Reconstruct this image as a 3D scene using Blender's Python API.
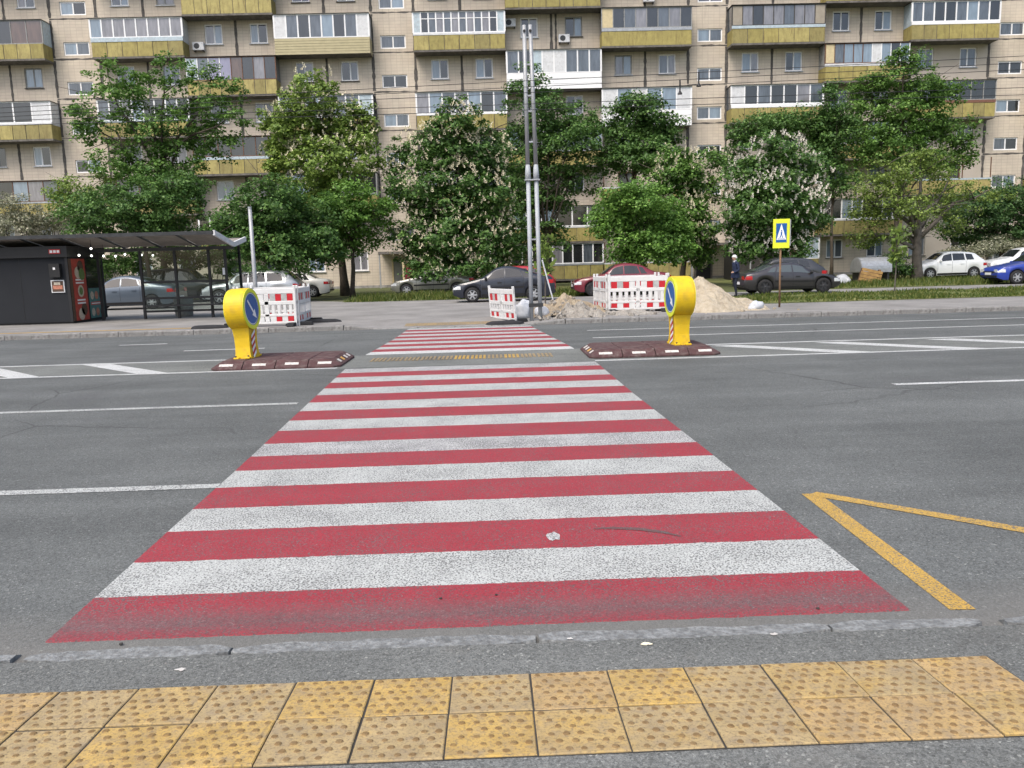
import bpy, bmesh, math, random
import numpy as np
from mathutils import Vector, Matrix, Euler, noise as mnoise
for o in list(bpy.data.objects): bpy.data.objects.remove(o, do_unlink=True)
scene = bpy.context.scene
COL = scene.collection
R = math.radians
rng = random.Random(7)

# ------------------------------------------------------------------ camera
yaw, pitch, roll = R(1.3), R(8.41), R(1.58)
fwd = Vector((math.sin(yaw)*math.cos(pitch), math.cos(yaw)*math.cos(pitch), -math.sin(pitch)))
r0 = Vector((math.cos(yaw), -math.sin(yaw), 0)); u0 = r0.cross(fwd)
rt = r0*math.cos(roll) - u0*math.sin(roll); up = u0*math.cos(roll) + r0*math.sin(roll)
cd = bpy.data.cameras.new('camera'); cam = bpy.data.objects.new('camera', cd); COL.objects.link(cam)
mw = Matrix((rt, up, -fwd)).transposed().to_4x4(); mw.translation = (0, 0, 1.66)
cam.matrix_world = mw
cd.sensor_width = 36; cd.lens = 815/1024*36; cd.clip_end = 2000; cd.clip_start = .05
scene.camera = cam

# ------------------------------------------------------------------ sky, sun, exposure (bright overcast day)
SUN_EL, SUN_AZ = R(57), R(212)          # sun high behind the camera's left shoulder, veiled by cloud
w = bpy.data.worlds.new('World'); scene.world = w; w.use_nodes = True
nt = w.node_tree; bg = nt.nodes['Background']
sky = nt.nodes.new('ShaderNodeTexSky'); sky.sky_type = 'NISHITA'; sky.sun_disc = False
sky.sun_elevation = SUN_EL; sky.sun_rotation = SUN_AZ
sky.air_density = 1.0; sky.dust_density = 4.0; sky.ozone_density = .6
nt.links.new(sky.outputs[0], bg.inputs[0]); bg.inputs[1].default_value = .14
sl = bpy.data.lights.new('sun', 'SUN'); sl.energy = 1.5; sl.angle = R(30); sl.color = (1, .96, .9)
so = bpy.data.objects.new('sun', sl); COL.objects.link(so)
sd = Vector((math.sin(SUN_AZ)*math.cos(SUN_EL), math.cos(SUN_AZ)*math.cos(SUN_EL), math.sin(SUN_EL)))
so.rotation_euler = sd.to_track_quat('Z', 'Y').to_euler()
vs = scene.view_settings; vs.view_transform = 'Standard'; vs.look = 'None'; vs.gamma = 1; vs.exposure = .72
scene.render.resolution_x = 1024; scene.render.resolution_y = 768

# ------------------------------------------------------------------ materials
MT = {}
class NB:
    """small node-building helper"""
    def __init__(s, name):
        s.m = bpy.data.materials.new(name); s.m.use_nodes = True; s.t = s.m.node_tree; s.n = s.t.nodes
        s.b = s.n['Principled BSDF']; s.out = s.n['Material Output']; MT[name] = s.m
        s.tc = s.n.new('ShaderNodeTexCoord')
    def link(s, a, b): s.t.links.new(a, b)
    def noise(s, scale, detail=3, rough=.55, coord='Object', sc=None):
        x = s.n.new('ShaderNodeTexNoise'); x.inputs['Scale'].default_value = scale
        x.inputs['Detail'].default_value = detail; x.inputs['Roughness'].default_value = rough
        src = s.tc.outputs[coord]
        if sc:
            mp = s.n.new('ShaderNodeMapping'); mp.inputs['Scale'].default_value = sc; s.link(src, mp.inputs[0]); src = mp.outputs[0]
        s.link(src, x.inputs['Vector']); return x.outputs['Fac']
    def voro(s, scale, out='Color'):
        x = s.n.new('ShaderNodeTexVoronoi'); x.inputs['Scale'].default_value = scale
        s.link(s.tc.outputs['Object'], x.inputs['Vector']); return x.outputs[out]
    def ramp(s, fac, stops):
        x = s.n.new('ShaderNodeValToRGB'); e = x.color_ramp.elements
        while len(e) < len(stops): e.new(.5)
        for q, (p, c) in zip(e, stops):
            q.position = p; q.color = (*c, 1) if len(c) == 3 else c
        s.link(fac, x.inputs[0]); return x.outputs[0]
    def mix(s, fac, a, b, blend='MIX'):
        x = s.n.new('ShaderNodeMix'); x.data_type = 'RGBA'; x.blend_type = blend
        for sock, v in ((x.inputs[0], fac), (x.inputs[6], a), (x.inputs[7], b)):
            if isinstance(v, (int, float)): sock.default_value = v
            elif isinstance(v, (tuple, list)): sock.default_value = (*v, 1)
            else: s.link(v, sock)
        return x.outputs[2]
    def math(s, op, a, b=0., c=None, clamp=False):
        x = s.n.new('ShaderNodeMath'); x.operation = op; x.use_clamp = clamp
        for i, v in enumerate((a, b, c)):
            if v is None: continue
            if isinstance(v, (int, float)): x.inputs[i].default_value = v
            else: s.link(v, x.inputs[i])
        return x.outputs[0]
    def rng(s, v, a, b, c=0., d=1.):
        x = s.n.new('ShaderNodeMapRange'); s.link(v, x.inputs[0])
        for i, q in enumerate((a, b, c, d)): x.inputs[i+1].default_value = q
        return x.outputs[0]
    def sep(s, axis):
        x = s.n.new('ShaderNodeSeparateXYZ'); s.link(s.tc.outputs['Object'], x.inputs[0]); return x.outputs[axis]
    def bump(s, h, strength=.3, dist=.01):
        x = s.n.new('ShaderNodeBump'); x.inputs['Strength'].default_value = strength; x.inputs['Distance'].default_value = dist
        s.link(h, x.inputs['Height']); s.link(x.outputs[0], s.b.inputs['Normal'])
    def done(s, col=None, rough=.8, metal=0., spec=.4):
        if col is not None:
            if isinstance(col, tuple): s.b.inputs['Base Color'].default_value = (*col, 1)
            else: s.link(col, s.b.inputs['Base Color'])
        if isinstance(rough, (int, float)): s.b.inputs['Roughness'].default_value = rough
        else: s.link(rough, s.b.inputs['Roughness'])
        s.b.inputs['Metallic'].default_value = metal; s.b.inputs['Specular IOR Level'].default_value = spec
        return s.m
def mul(c, k): return tuple(min(1, x*k) for x in c)
def simple(name, c, var=.25, scale=4, rough=.75, metal=0., spec=.4, bump=0., bscale=60, dirt=None):
    b = NB(name)
    col = b.ramp(b.noise(scale, 5), [(.3, mul(c, 1-var)), (.7, mul(c, 1+var*.6))])
    if dirt:
        col = b.mix(b.rng(b.noise(scale*1.7, 6, .65), .48, .72), col, dirt)
    if bump: b.bump(b.noise(bscale, 4), bump, .01)
    return b.done(col, rough, metal, spec)

def asphalt_color(b, base=(.106, .112, .1085), speck=.5):
    big = b.ramp(b.noise(.55, 5, .6), [(.3, mul(base, .82)), (.7, mul(base, 1.2))])
    streak = b.ramp(b.noise(1.0, 4, .6, sc=(.12, 1.6, 1)), [(.35, (.88,)*3), (.68, (1.13,)*3)])
    col = b.mix(1, big, streak, 'MULTIPLY')
    cell = b.ramp(b.voro(105), [(.0, (1-speck*1.2,)*3), (.5, (1,)*3), (.85, (1.3,)*3), (1, (2.8, 2.75, 2.65))])
    col = b.mix(.8, col, cell, 'MULTIPLY')
    fine = b.ramp(b.noise(210, 2), [(.3, (.5,)*3), (.7, (1.5,)*3)])
    return b.mix(.8, col, fine, 'MULTIPLY')
b = NB('asphalt'); c = asphalt_color(b)
edge = b.rng(b.math('ADD', b.sep(1), b.math('MULTIPLY', b.noise(2.2, 5), .5)), 3.72, 4.2, .45, 0.)      # pale dust swept into the gutter
c = b.mix(edge, c, (.22, .21, .19))
patch = b.rng(b.noise(.23, 6, .68), .56, .63, 0, .35); c = b.mix(patch, c, (.085, .085, .088))
crk = b.n.new('ShaderNodeTexVoronoi'); crk.feature = 'DISTANCE_TO_EDGE'; crk.inputs['Scale'].default_value = .28
wv = b.n.new('ShaderNodeMapping'); nz = b.n.new('ShaderNodeTexNoise'); nz.inputs['Scale'].default_value = 2; nz.inputs['Detail'].default_value = 6
b.link(b.tc.outputs['Object'], nz.inputs['Vector'])
addv = b.mix(.22, b.tc.outputs['Object'], nz.outputs['Color'], 'ADD'); b.link(addv, crk.inputs['Vector'])
crack = b.rng(crk.outputs['Distance'], .0015, .006, .55, 0.)
crack = b.math('MULTIPLY', crack, b.rng(b.noise(.3, 2), .5, .6))
c = b.mix(crack, c, (.03, .03, .03))
b.bump(b.voro(110, 'Distance'), .35, .006); b.done(c, .88, spec=.35)
b = NB('asphalt_pavement'); c = asphalt_color(b, (.14, .145, .137)); b.bump(b.voro(110, 'Distance'), .4, .006)
c = b.mix(b.rng(b.noise(1.4, 6, .7), .55, .75, 0, .5), c, (.17, .158, .14)); b.done(c, .9)
b = NB('median_asphalt'); c = asphalt_color(b, (.14, .147, .137)); b.done(c, .9)
b = NB('far_asphalt'); c = b.ramp(b.noise(.7, 8, .65), [(.3, (.17, .163, .152)), (.55, (.24, .232, .22)), (.75, (.3, .288, .265))])
c = b.mix(.7, c, b.ramp(b.noise(30, 3), [(.3, (.8,)*3), (.7, (1.2,)*3)]), 'MULTIPLY'); b.done(c, .9)

def paint(name, c, wear=.5, dust=False):
    b = NB(name)
    a = asphalt_color(b, (.1, .1, .098), .4)
    col = b.mix(.35, c, b.ramp(b.noise(3, 6, .65), [(.3, mul(c, .72)), (.7, mul(c, 1.12))]))
    col = b.mix(.75, col, b.ramp(b.noise(130, 2), [(.3, (.5,)*3), (.5, (1,)*3), (.7, (1.3,)*3)]), 'MULTIPLY')
    n = b.math('ADD', b.noise(88, 2, .5), b.math('MULTIPLY', b.math('SUBTRACT', b.noise(2.1, 5, .6), .5), .24))
    f = b.rng(n, .645-.2*wear, .735-.2*wear, 0, .9)
    if dust:   # the strip nearest the gutter is rubbed grey
        yy = b.math('ADD', b.sep(1), b.math('MULTIPLY', b.math('SUBTRACT', b.noise(50, 4), .5), .3))
        f = b.math('MAXIMUM', f, b.math('MINIMUM', b.rng(yy, 3.58, 3.72, .15, .7), b.rng(yy, 3.72, 3.95, .7, 0.)))
    col = b.mix(f, col, a)
    b.bump(b.noise(190, 2), .3, .004)
    return b.done(col, .72)
paint('paint_white', (.46, .475, .455), .72)
paint('paint_white_worn', (.5, .5, .49), .95)
paint('paint_white_fine', (.56, .57, .555), .55)
paint('paint_red', (.295, .031, .043), .52)
paint('paint_red_dusty', (.285, .031, .043), .58, True)
paint('paint_yellow', (.46, .29, .065), .55)
paint('paint_scuff', (.13, .06, .06), .6)
paint('paint_faded_yellow', (.38, .27, .12), .95)

for i, c in enumerate([(.43, .305, .125), (.46, .31, .1), (.385, .29, .145), (.42, .29, .13)]):
    b = NB('tactile_yellow_%s' % 'abcd'[i])
    oi = b.n.new('ShaderNodeObjectInfo'); vm = b.n.new('ShaderNodeVectorMath'); vm.operation = 'MULTIPLY_ADD'; vm.inputs[1].default_value = (1, 1, 1)
    cx = b.n.new('ShaderNodeCombineXYZ'); b.link(b.math('MULTIPLY', oi.outputs['Random'], 37.), cx.inputs[0]); b.link(b.tc.outputs['Object'], vm.inputs[0]); b.link(cx.outputs[0], vm.inputs[2])
    zs = b.sep(2)
    class _O:                      # noise lookups shifted per tile so that no two tiles wear alike
        outputs = {'Object': vm.outputs[0]}
    b.tc = _O
    col = b.ramp(b.noise(6, 7, .65), [(.25, mul(c, .72)), (.5, c), (.72, mul(c, 1.2))])
    col = b.mix(b.rng(b.noise(5, 5, .6), .54, .68, 0, .55), col, (.5, .32, .075))           # patches where the yellow pigment survives
    col = b.mix(b.rng(b.noise(11, 7, .75), .46, .66, 0, .75), col, (.27, .215, .145))
    col = b.mix(b.rng(b.noise(75, 5, .7), .5, .62, 0, .75), col, (.17, .13, .08))
    col = b.mix(b.rng(b.noise(40, 5, .7), .6, .68, 0, .7), col, (.1, .085, .065))
    hz = b.rng(zs, .0003, .0026, 0, 1.); hz = b.math('MULTIPLY', hz, b.rng(b.noise(30, 4), .3, .7, .6, 1.)); col = b.mix(hz, col, (.165, .1, .04))      # worn dirty bump tops
    b.bump(b.noise(150, 3), .35, .004); b.done(col, .85)
simple('kerb_stone', (.25, .245, .235), .3, 5, .9, bump=.5, bscale=40, dirt=(.13, .12, .11))
simple('kerb_stone_near', (.235, .245, .243), .45, 26, .9, bump=1., bscale=60, dirt=(.115, .112, .105))
simple('joint_dark', (.05, .047, .043), .3, 10, .95)
b = NB('soil_grass'); c = b.ramp(b.noise(.9, 8, .7), [(.3, (.1, .085, .055)), (.48, (.075, .095, .03)), (.7, (.13, .12, .05))])
b.bump(b.noise(12, 6), .6, .05); b.done(c, .95)
b = NB('lawn'); c = b.ramp(b.noise(.6, 8, .7), [(.3, (.08, .105, .026)), (.5, (.13, .145, .04)), (.72, (.22, .2, .09))])
b.bump(b.noise(14, 6), .7, .05); b.done(c, .95)
def leafmat(name, c, hi, tr=.35):
    b = NB(name); gi = b.n.new('ShaderNodeNewGeometry')
    col = b.ramp(gi.outputs['Random Per Island'], [(0, mul(c, .6)), (.5, c), (1, hi)])
    col = b.mix(.55, col, b.ramp(b.noise(.55, 4), [(.3, (.62, .68, .62)), (.7, (1.3, 1.22, 1.1))]), 'MULTIPLY')
    b.done(col, .5, spec=.35)
    t = b.n.new('ShaderNodeBsdfTranslucent'); b.link(col, t.inputs[0])
    x = b.n.new('ShaderNodeMixShader'); x.inputs[0].default_value = tr
    b.link(b.b.outputs[0], x.inputs[1]); b.link(t.outputs[0], x.inputs[2]); b.link(x.outputs[0], b.out.inputs[0])
leafmat('leaf_mid', (0.106, 0.217, 0.044), (0.221, 0.383, 0.089), .3)
leafmat('leaf_dark', (0.081, 0.174, 0.044), (0.177, 0.309, 0.081), .3)
leafmat('leaf_bright', (0.130, 0.267, 0.049), (0.265, 0.457, 0.103), .3)
leafmat('leaf_yellow', (0.174, 0.274, 0.056), (0.353, 0.471, 0.117), .3)
leafmat('leaf_olive', (0.155, 0.236, 0.049), (0.324, 0.427, 0.103), .3)
leafmat('leaf_grey', (0.233, 0.252, 0.155), (0.632, 0.609, 0.494), .3)
leafmat('leaf_evergreen', (0.062, 0.137, 0.044), (0.132, 0.236, 0.074), .3)
leafmat('grass_blade', (.09, .14, .025), (.22, .22, .07))
simple('flower_cream', (.85, .77, .56), .2, 20, .8)
simple('flower_white', (.86, .8, .7), .2, 20, .8)
simple('bark', (.085, .068, .052), .35, 6, .95, bump=.8, bscale=25)
simple('bark_grey', (.12, .105, .09), .35, 6, .95, bump=.8, bscale=25)

# facade
b = NB('facade_tiles')
br = b.n.new('ShaderNodeTexBrick'); br.offset = 0; br.inputs['Scale'].default_value = 1
br.inputs['Brick Width'].default_value = .42; br.inputs['Row Height'].default_value = .215; br.inputs['Mortar Size'].default_value = .012
br.inputs['Color1'].default_value = (.6, .535, .44, 1); br.inputs['Color2'].default_value = (.56, .49, .41, 1); br.inputs['Mortar'].default_value = (.44, .385, .315, 1)
mp = b.n.new('ShaderNodeMapping'); mp.inputs['Rotation'].default_value = (R(90), 0, 0); b.link(b.tc.outputs['Object'], mp.inputs[0]); b.link(mp.outputs[0], br.inputs['Vector'])
c = b.mix(.8, br.outputs['Color'], b.ramp(b.noise(.5, 7, .65), [(.3, (.76, .75, .74)), (.7, (1.14, 1.12, 1.08))]), 'MULTIPLY')
c = b.mix(b.rng(b.noise(1.0, 7, .7, sc=(1.6, 1, .22)), .58, .8, 0, .5), c, (.2, .165, .12))
b.bump(br.outputs['Fac'], -.4, .02); b.done(c, .8)
b = NB('facade_render'); c = b.ramp(b.noise(.7, 6, .6), [(.3, (.45, .4, .33)), (.7, (.53, .47, .4))]); b.done(c, .85)
simple('facade_joint', (.115, .105, .095), .4, 3, .9, dirt=(.06, .055, .05))
simple('plinth_grey', (.3, .29, .275), .3, 2, .9, dirt=(.18, .17, .155))
for i, c in enumerate([(.37, .31, .105), (.33, .28, .095), (.42, .355, .135), (.3, .255, .1)]):
    b = NB('parapet_yellow_%s' % 'abcd'[i])
    col = b.ramp(b.noise(2.5, 7, .68), [(.25, mul(c, .7)), (.55, c), (.75, mul(c, 1.2))])
    col = b.mix(b.rng(b.noise(2.2, 7, .7, sc=(2.5, 2.5, .5)), .5, .7, 0, .8), col, (.17, .125, .05))
    b.done(col, .7)
simple('concrete_slab', (.17, .155, .14), .35, 2.5, .9, dirt=(.09, .08, .07))
simple('pvc_white', (.84, .84, .84), .06, 2, .45)
simple('sheet_white', (.66, .67, .68), .1, 3, .55, dirt=(.5, .5, .5))
simple('sheet_blue_pale', (.46, .55, .6), .15, 4, .6, dirt=(.35, .38, .4))
simple('siding_cream', (.42, .37, .22), .1, 3, .6)
simple('siding_beige', (.34, .3, .24), .15, 3, .7)
simple('frame_grey', (.3, .3, .29), .25, 5, .65)
simple('frame_dark', (.06, .055, .05), .3, 6, .6)
simple('frame_brown', (.15, .075, .045), .35, 6, .7)
simple('panel_cream', (.6, .5, .3), .15, 5, .7)
simple('brick_brown', (.2, .1, .07), .4, 12, .9)
def pane(name, c, rough=.06, var=.4, sc=1.2):
    b = NB(name); col = b.ramp(b.noise(sc, 4, .6, sc=(3, 1, .6)), [(.3, mul(c, 1-var)), (.7, mul(c, 1+var))])
    b.done(col, rough, spec=.9); b.b.inputs['IOR'].default_value = 1.6
pane('pane_dark', (.02, .021, .023)); pane('pane_mid', (.085, .1, .12)); pane('pane_curtain', (.2, .195, .21), var=.35)
pane('pane_lilac', (.26, .25, .36), var=.2); pane('pane_pale', (.2, .26, .32), var=.25); pane('pane_brown', (.1, .06, .045))  # pane_pale has a pale blue sky reflection painted into its colour
simple('metal_grey', (.36, .37, .38), .15, 3, .5, .3)
simple('metal_galv', (.42, .44, .46), .15, 4, .45, .5, dirt=(.3, .3, .3))
simple('pole_light', (.37, .395, .42), .08, 4, .55, 0.)
simple('metal_dark', (.05, .052, .055), .3, 5, .5, .3)
simple('pole_brown_grey', (.2, .185, .17), .2, 4, .7)
simple('kiosk_grey', (.022, .024, .028), .08, 1.5, .75, spec=.2)
simple('kiosk_black', (.018, .018, .02), .2, 3, .5)
simple('roof_sheet', (.27, .24, .21), .2, 2, .6, dirt=(.18, .16, .14))
b = NB('shelter_glass'); b.n.remove(b.b)
tr = b.n.new('ShaderNodeBsdfTransparent'); tr.inputs[0].default_value = (.78, .83, .81, 1)
gl = b.n.new('ShaderNodeBsdfGlossy'); gl.inputs['Roughness'].default_value = .05
fr = b.n.new('ShaderNodeLayerWeight'); fr.inputs[0].default_value = .5
x = b.n.new('ShaderNodeMixShader'); b.link(b.math('MULTIPLY_ADD', b.math('POWER', fr.outputs['Facing'], 4.), .35, .05), x.inputs[0]); b.link(tr.outputs[0], x.inputs[1]); b.link(gl.outputs[0], x.inputs[2]); b.link(x.outputs[0], b.out.inputs[0])
b = NB('bulb_light'); b.done((1, 1, 1)); b.b.inputs['Emission Color'].default_value = (1, .97, .9, 1); b.b.inputs['Emission Strength'].default_value = 3
simple('sign_yellow', (.72, .48, .012), .12, 3, .5, dirt=(.5, .33, .03))
simple('sign_lime', (.72, .78, .04), .05, 3, .4)
simple('sign_blue', (.012, .1, .34), .08, 4, .35)
simple('sign_white', (.8, .8, .8), .04, 4, .4)
simple('sign_red', (.5, .03, .03), .1, 5, .45)
simple('rubber_maroon', (.085, .042, .042), .3, 6, .85, bump=.4, bscale=50, dirt=(.14, .11, .1))
simple('rubber_black', (.022, .022, .024), .25, 6, .85)
simple('reflector_white', (.6, .58, .54), .2, 20, .5, dirt=(.33, .27, .24))
simple('reflector_amber', (.6, .35, .08), .15, 20, .45)
simple('barrier_white', (.68, .68, .67), .07, 4, .5, dirt=(.6, .59, .57))
simple('barrier_red', (.52, .02, .03), .15, 10, .4)
simple('barrier_shade', (.42, .43, .42), .2, 10, .5)
b = NB('sand'); c = b.ramp(b.noise(3.5, 8, .7), [(.28, (.32, .25, .17)), (.5, (.5, .43, .32)), (.72, (.6, .53, .41))]); b.bump(b.noise(16, 8, .7), 1., .08); b.done(c, .95)
b = NB('rubble_grey'); c = b.ramp(b.noise(6, 8, .75), [(.28, (.16, .145, .125)), (.5, (.3, .275, .24)), (.72, (.42, .4, .36))]); b.bump(b.noise(18, 6), .9, .05); b.done(c, .95)
b = NB('soil_heap'); c = b.ramp(b.noise(4, 8, .75), [(.28, (.2, .15, .095)), (.5, (.36, .29, .2)), (.72, (.46, .39, .28))]); b.bump(b.noise(18, 6), .9, .05); b.done(c, .95)
simple('sack_white', (.52, .54, .57), .1, 6, .6, bump=.5, bscale=14)
simple('wood', (.36, .22, .08), .3, 5, .8); simple('wood_dark', (.2, .12, .07), .3, 5, .85)
simple('door_grey', (.22, .225, .22), .12, 3, .6); simple('door_crimson', (.2, .012, .04), .15, 3, .5)
simple('poster_red', (.4, .05, .035), .25, 5, .5); simple('poster_teal', (.06, .2, .19), .25, 5, .5)
simple('food_dark', (.1, .06, .04), .5, 18, .6); simple('food_pale', (.55, .48, .38), .3, 18, .6); simple('food_green', (.12, .2, .06), .4, 18, .6)
simple('meat', (.5, .2, .13), .35, 14, .5)
# cars
def carpaint(name, c, metal=0., rough=.28):
    b = NB(name); b.done(c, rough, metal, .5); b.b.inputs['Coat Weight'].default_value = .5; b.b.inputs['Coat Roughness'].default_value = .06
carpaint('paint_steel_blue', (.1, .125, .155), .3); carpaint('paint_charcoal', (.035, .037, .042)); carpaint('paint_silver', (.45, .47, .48), .4)
carpaint('paint_cream_white', (.68, .68, .66)); carpaint('paint_silver_old', (.24, .24, .215), .3); carpaint('paint_navy', (.016, .02, .032))
carpaint('paint_dark_red', (.16, .018, .03)); carpaint('paint_bright_red', (.35, .02, .03)); carpaint('paint_graphite', (.035, .033, .038)); carpaint('paint_car_white', (.76, .78, .79)); carpaint('paint_blue', (.018, .045, .3))
b = NB('car_glass'); b.done((.018, .021, .024), .04, spec=.8)
b = NB('car_glass_pale'); b.done((.07, .085, .09), .04, spec=.9)
simple('tyre', (.02, .02, .021), .2, 8, .85); simple('rim', (.45, .46, .47), .1, 8, .4, .6); simple('rim_dark', (.06, .06, .065), .2, 8, .5, .4)
simple('lamp_red', (.4, .012, .012), .1, 8, .25); simple('lamp_clear', (.6, .62, .63), .15, 12, .2); simple('trim_black', (.018, .018, .019), .2, 8, .6)
simple('skin', (.42, .25, .18), .1, 20, .6); simple('hair_white', (.66, .65, .63), .12, 30, .8); simple('jacket_blue', (.014, .022, .055), .25, 12, .85); simple('trousers_dark', (.016, .02, .035), .25, 12, .9); simple('shirt_pale', (.5, .52, .56), .1, 12, .8)

# ------------------------------------------------------------------ mesh helpers
class MB:
    def __init__(s): s.v = []; s.f = []; s.mi = []; s.mats = []
    def _m(s, m):
        if m is None: return 0
        if m not in s.mats: s.mats.append(m)
        return s.mats.index(m)
    def add(s, vs, fs, m=None):
        o = len(s.v); s.v += [tuple(v) for v in vs]; k = s._m(m)
        for f in fs: s.f.append(tuple(i+o for i in f)); s.mi.append(k)
        return s
    def box(s, x0, x1, y0, y1, z0, z1, m=None, rot=None, piv=None):
        vs = [Vector(p) for p in ((x0,y0,z0),(x1,y0,z0),(x1,y1,z0),(x0,y1,z0),(x0,y0,z1),(x1,y0,z1),(x1,y1,z1),(x0,y1,z1))]
        if rot is not None:
            piv = Vector(piv) if piv is not None else sum(vs, Vector())/8
            vs = [rot @ (v-piv) + piv for v in vs]
        return s.add(vs, [(0,3,2,1),(4,5,6,7),(0,1,5,4),(1,2,6,5),(2,3,7,6),(3,0,4,7)], m)
    def tube(s, pts, rad, m=None, n=8, caps=True):
        pts = [Vector(p) for p in pts]; rr = rad if isinstance(rad, (list, tuple)) else [rad]*len(pts)
        vs = []; fs = []
        for i, p in enumerate(pts):
            d = (pts[min(i+1, len(pts)-1)] - pts[max(i-1, 0)]).normalized()
            a = d.cross(Vector((0, 0, 1)) if abs(d.z) < .9 else Vector((1, 0, 0))).normalized(); bb = d.cross(a)
            for k in range(n):
                t = 2*math.pi*k/n; vs.append(p + (a*math.cos(t) + bb*math.sin(t))*rr[i])
        for i in range(len(pts)-1):
            for k in range(n):
                k2 = (k+1) % n; fs.append((i*n+k, i*n+k2, (i+1)*n+k2, (i+1)*n+k))
        if caps: fs += [tuple(range(n))[::-1], tuple(range((len(pts)-1)*n, len(pts)*n))]
        return s.add(vs, fs, m)
    def prism(s, poly, ax, a0, a1, m=None):
        """poly: 2-D points; extruded along axis ax ('x': poly=(y,z); 'y': (x,z); 'z': (x,y))"""
        def P(p, a): return {'x': (a, p[0], p[1]), 'y': (p[0], a, p[1]), 'z': (p[0], p[1], a)}[ax]
        n = len(poly); vs = [P(p, a0) for p in poly] + [P(p, a1) for p in poly]
        return s.add(vs, [tuple(range(n))[::-1], tuple(range(n, 2*n))] + [(i, (i+1) % n, n+(i+1) % n, n+i) for i in range(n)], m)
    def sphere(s, c, r, m=None, n=10, k=6, sc=(1, 1, 1), z0=-1.):
        vs = []; fs = []; c = Vector(c)
        for j in range(k+1):
            ph = math.asin(z0) + (math.pi/2 - math.asin(z0))*j/k
            for i in range(n):
                t = 2*math.pi*i/n; vs.append(c + Vector((math.cos(t)*math.cos(ph)*r*sc[0], math.sin(t)*math.cos(ph)*r*sc[1], math.sin(ph)*r*sc[2])))
        for j in range(k):
            for i in range(n): fs.append((j*n+i, j*n+(i+1) % n, (j+1)*n+(i+1) % n, (j+1)*n+i))
        return s.add(vs, fs, m)
    def mesh(s, name, mat=None, smooth=False, fix=True):
        me = bpy.data.meshes.new(name); me.from_pydata(s.v, [], s.f)
        for m in (s.mats or [mat]): me.materials.append(MT[m])
        if len(s.mats) > 1: me.polygons.foreach_set('material_index', s.mi)
        if fix:
            bm = bmesh.new(); bm.from_mesh(me); bmesh.ops.recalc_face_normals(bm, faces=bm.faces); bm.to_mesh(me); bm.free()
        if smooth: me.polygons.foreach_set('use_smooth', [True]*len(me.polygons))
        me.update(); return me
    def build(s, name, mat=None, parent=None, smooth=False, fix=True, loc=None):
        return obj(name, s.mesh(name, mat, smooth, fix), parent, loc)
def obj(name, me, parent=None, loc=None):
    o = bpy.data.objects.new(name, me); COL.objects.link(o)
    if parent is not None: o.parent = parent
    if loc is not None: o.location = loc
    return o
def tag(o, label=None, cat=None, group=None, kind=None):
    if label: o['label'] = label
    if cat: o['category'] = cat
    if group: o['group'] = group
    if kind: o['kind'] = kind
    return o
def empty(name, loc=(0, 0, 0), rz=0., label=None, cat=None, group=None):
    o = bpy.data.objects.new(name, None); COL.objects.link(o); o.location = loc; o.rotation_euler = (0, 0, rz); o.empty_display_size = .2
    return tag(o, label, cat, group)
def bevel(o, wd=.01, seg=2, ang=40):
    m = o.modifiers.new('bevel', 'BEVEL'); m.width = wd; m.segments = seg; m.limit_method = 'ANGLE'; m.angle_limit = R(ang); return o
def sheet(name, poly, z, mat, parent=None, kind=None):
    me = bpy.data.meshes.new(name); me.from_pydata([(x, y, z) for x, y in poly], [], [tuple(range(len(poly)))])
    me.materials.append(MT[mat]); o = obj(name, me, parent)
    if kind: o['kind'] = kind
    return o
# ------------------------------------------------------------------ ground, road, pavements
G = .125                                        # level of the far side above the road
sheet('ground', [(-900, -900), (900, -900), (900, 1200), (-900, 1200)], -.06, 'soil_grass', kind='structure')
road = sheet('road', [(-150, 3.3), (150, 3.3), (150, 22.08), (-150, 22.08)], 0, 'asphalt', kind='structure')

def jag_strip(name, x0, x1, xr0, xr1, y0, y1, mat, z=.0018, jit=.006, n=70, seed=0):
    """painted bar: near edge from x0 to x1 at y0, far edge from xr0 to xr1 at y1, ragged borders"""
    q = random.Random(seed); m = MB(); vs = []; fs = []
    for i in range(n+1):
        t = i/n
        e0 = q.uniform(-jit, jit); e1 = q.uniform(-jit, jit)
        vs += [(x0+(x1-x0)*t, y0+e0, z), (xr0+(xr1-xr0)*t, y1+e1, z), (x0+(x1-x0)*t, y0+e0-.002, -.001)]
        if i: fs += [(3*i-3, 3*i, 3*i+1, 3*i-2), (3*i-1, 3*i+2, 3*i, 3*i-3)]
    m.add(vs, fs); o = m.build(name, mat, road, fix=False); return o
XL = lambda y: np.interp(y, [3.57, 7, 13.5, 15.3, 16, 18.8, 21.6], [-2.09, -2.2, -2.46, -2.47, -2.41, -2.28, -2.24])
XR = lambda y: np.interp(y, [3.57, 7, 10, 13.5, 15.3, 16.6, 18.4, 20.4, 21.6], [1.92, 1.84, 1.755, 1.71, 1.6, 1.5, 1.33, 1.14, 1.04])
near_y = [3.575, 4.08, 4.587, 5.125, 5.64, 6.18, 6.72, 7.22, 7.765, 8.37, 8.95, 9.525, 10.155, 10.72, 11.33, 11.87, 12.45, 12.95, 13.5]
for i in range(len(near_y)-1):
    a, c = near_y[i], near_y[i+1]; red = i % 2 == 0
    mt = ('paint_red_dusty' if i == 0 else 'paint_red') if red else ('paint_white_worn' if i in (7, 17) else 'paint_white')
    o = jag_strip('crossing_stripe', XL(a), XR(a), XL(c), XR(c), a, c+(.012 if red and i else 0), mt, .003 if red else .0018, .009 if i == 1 else .005, seed=i)
far_y = [15.62, 16.1]; 
while far_y[-1] < 21.7: far_y.append(far_y[-1]+.485)
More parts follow.
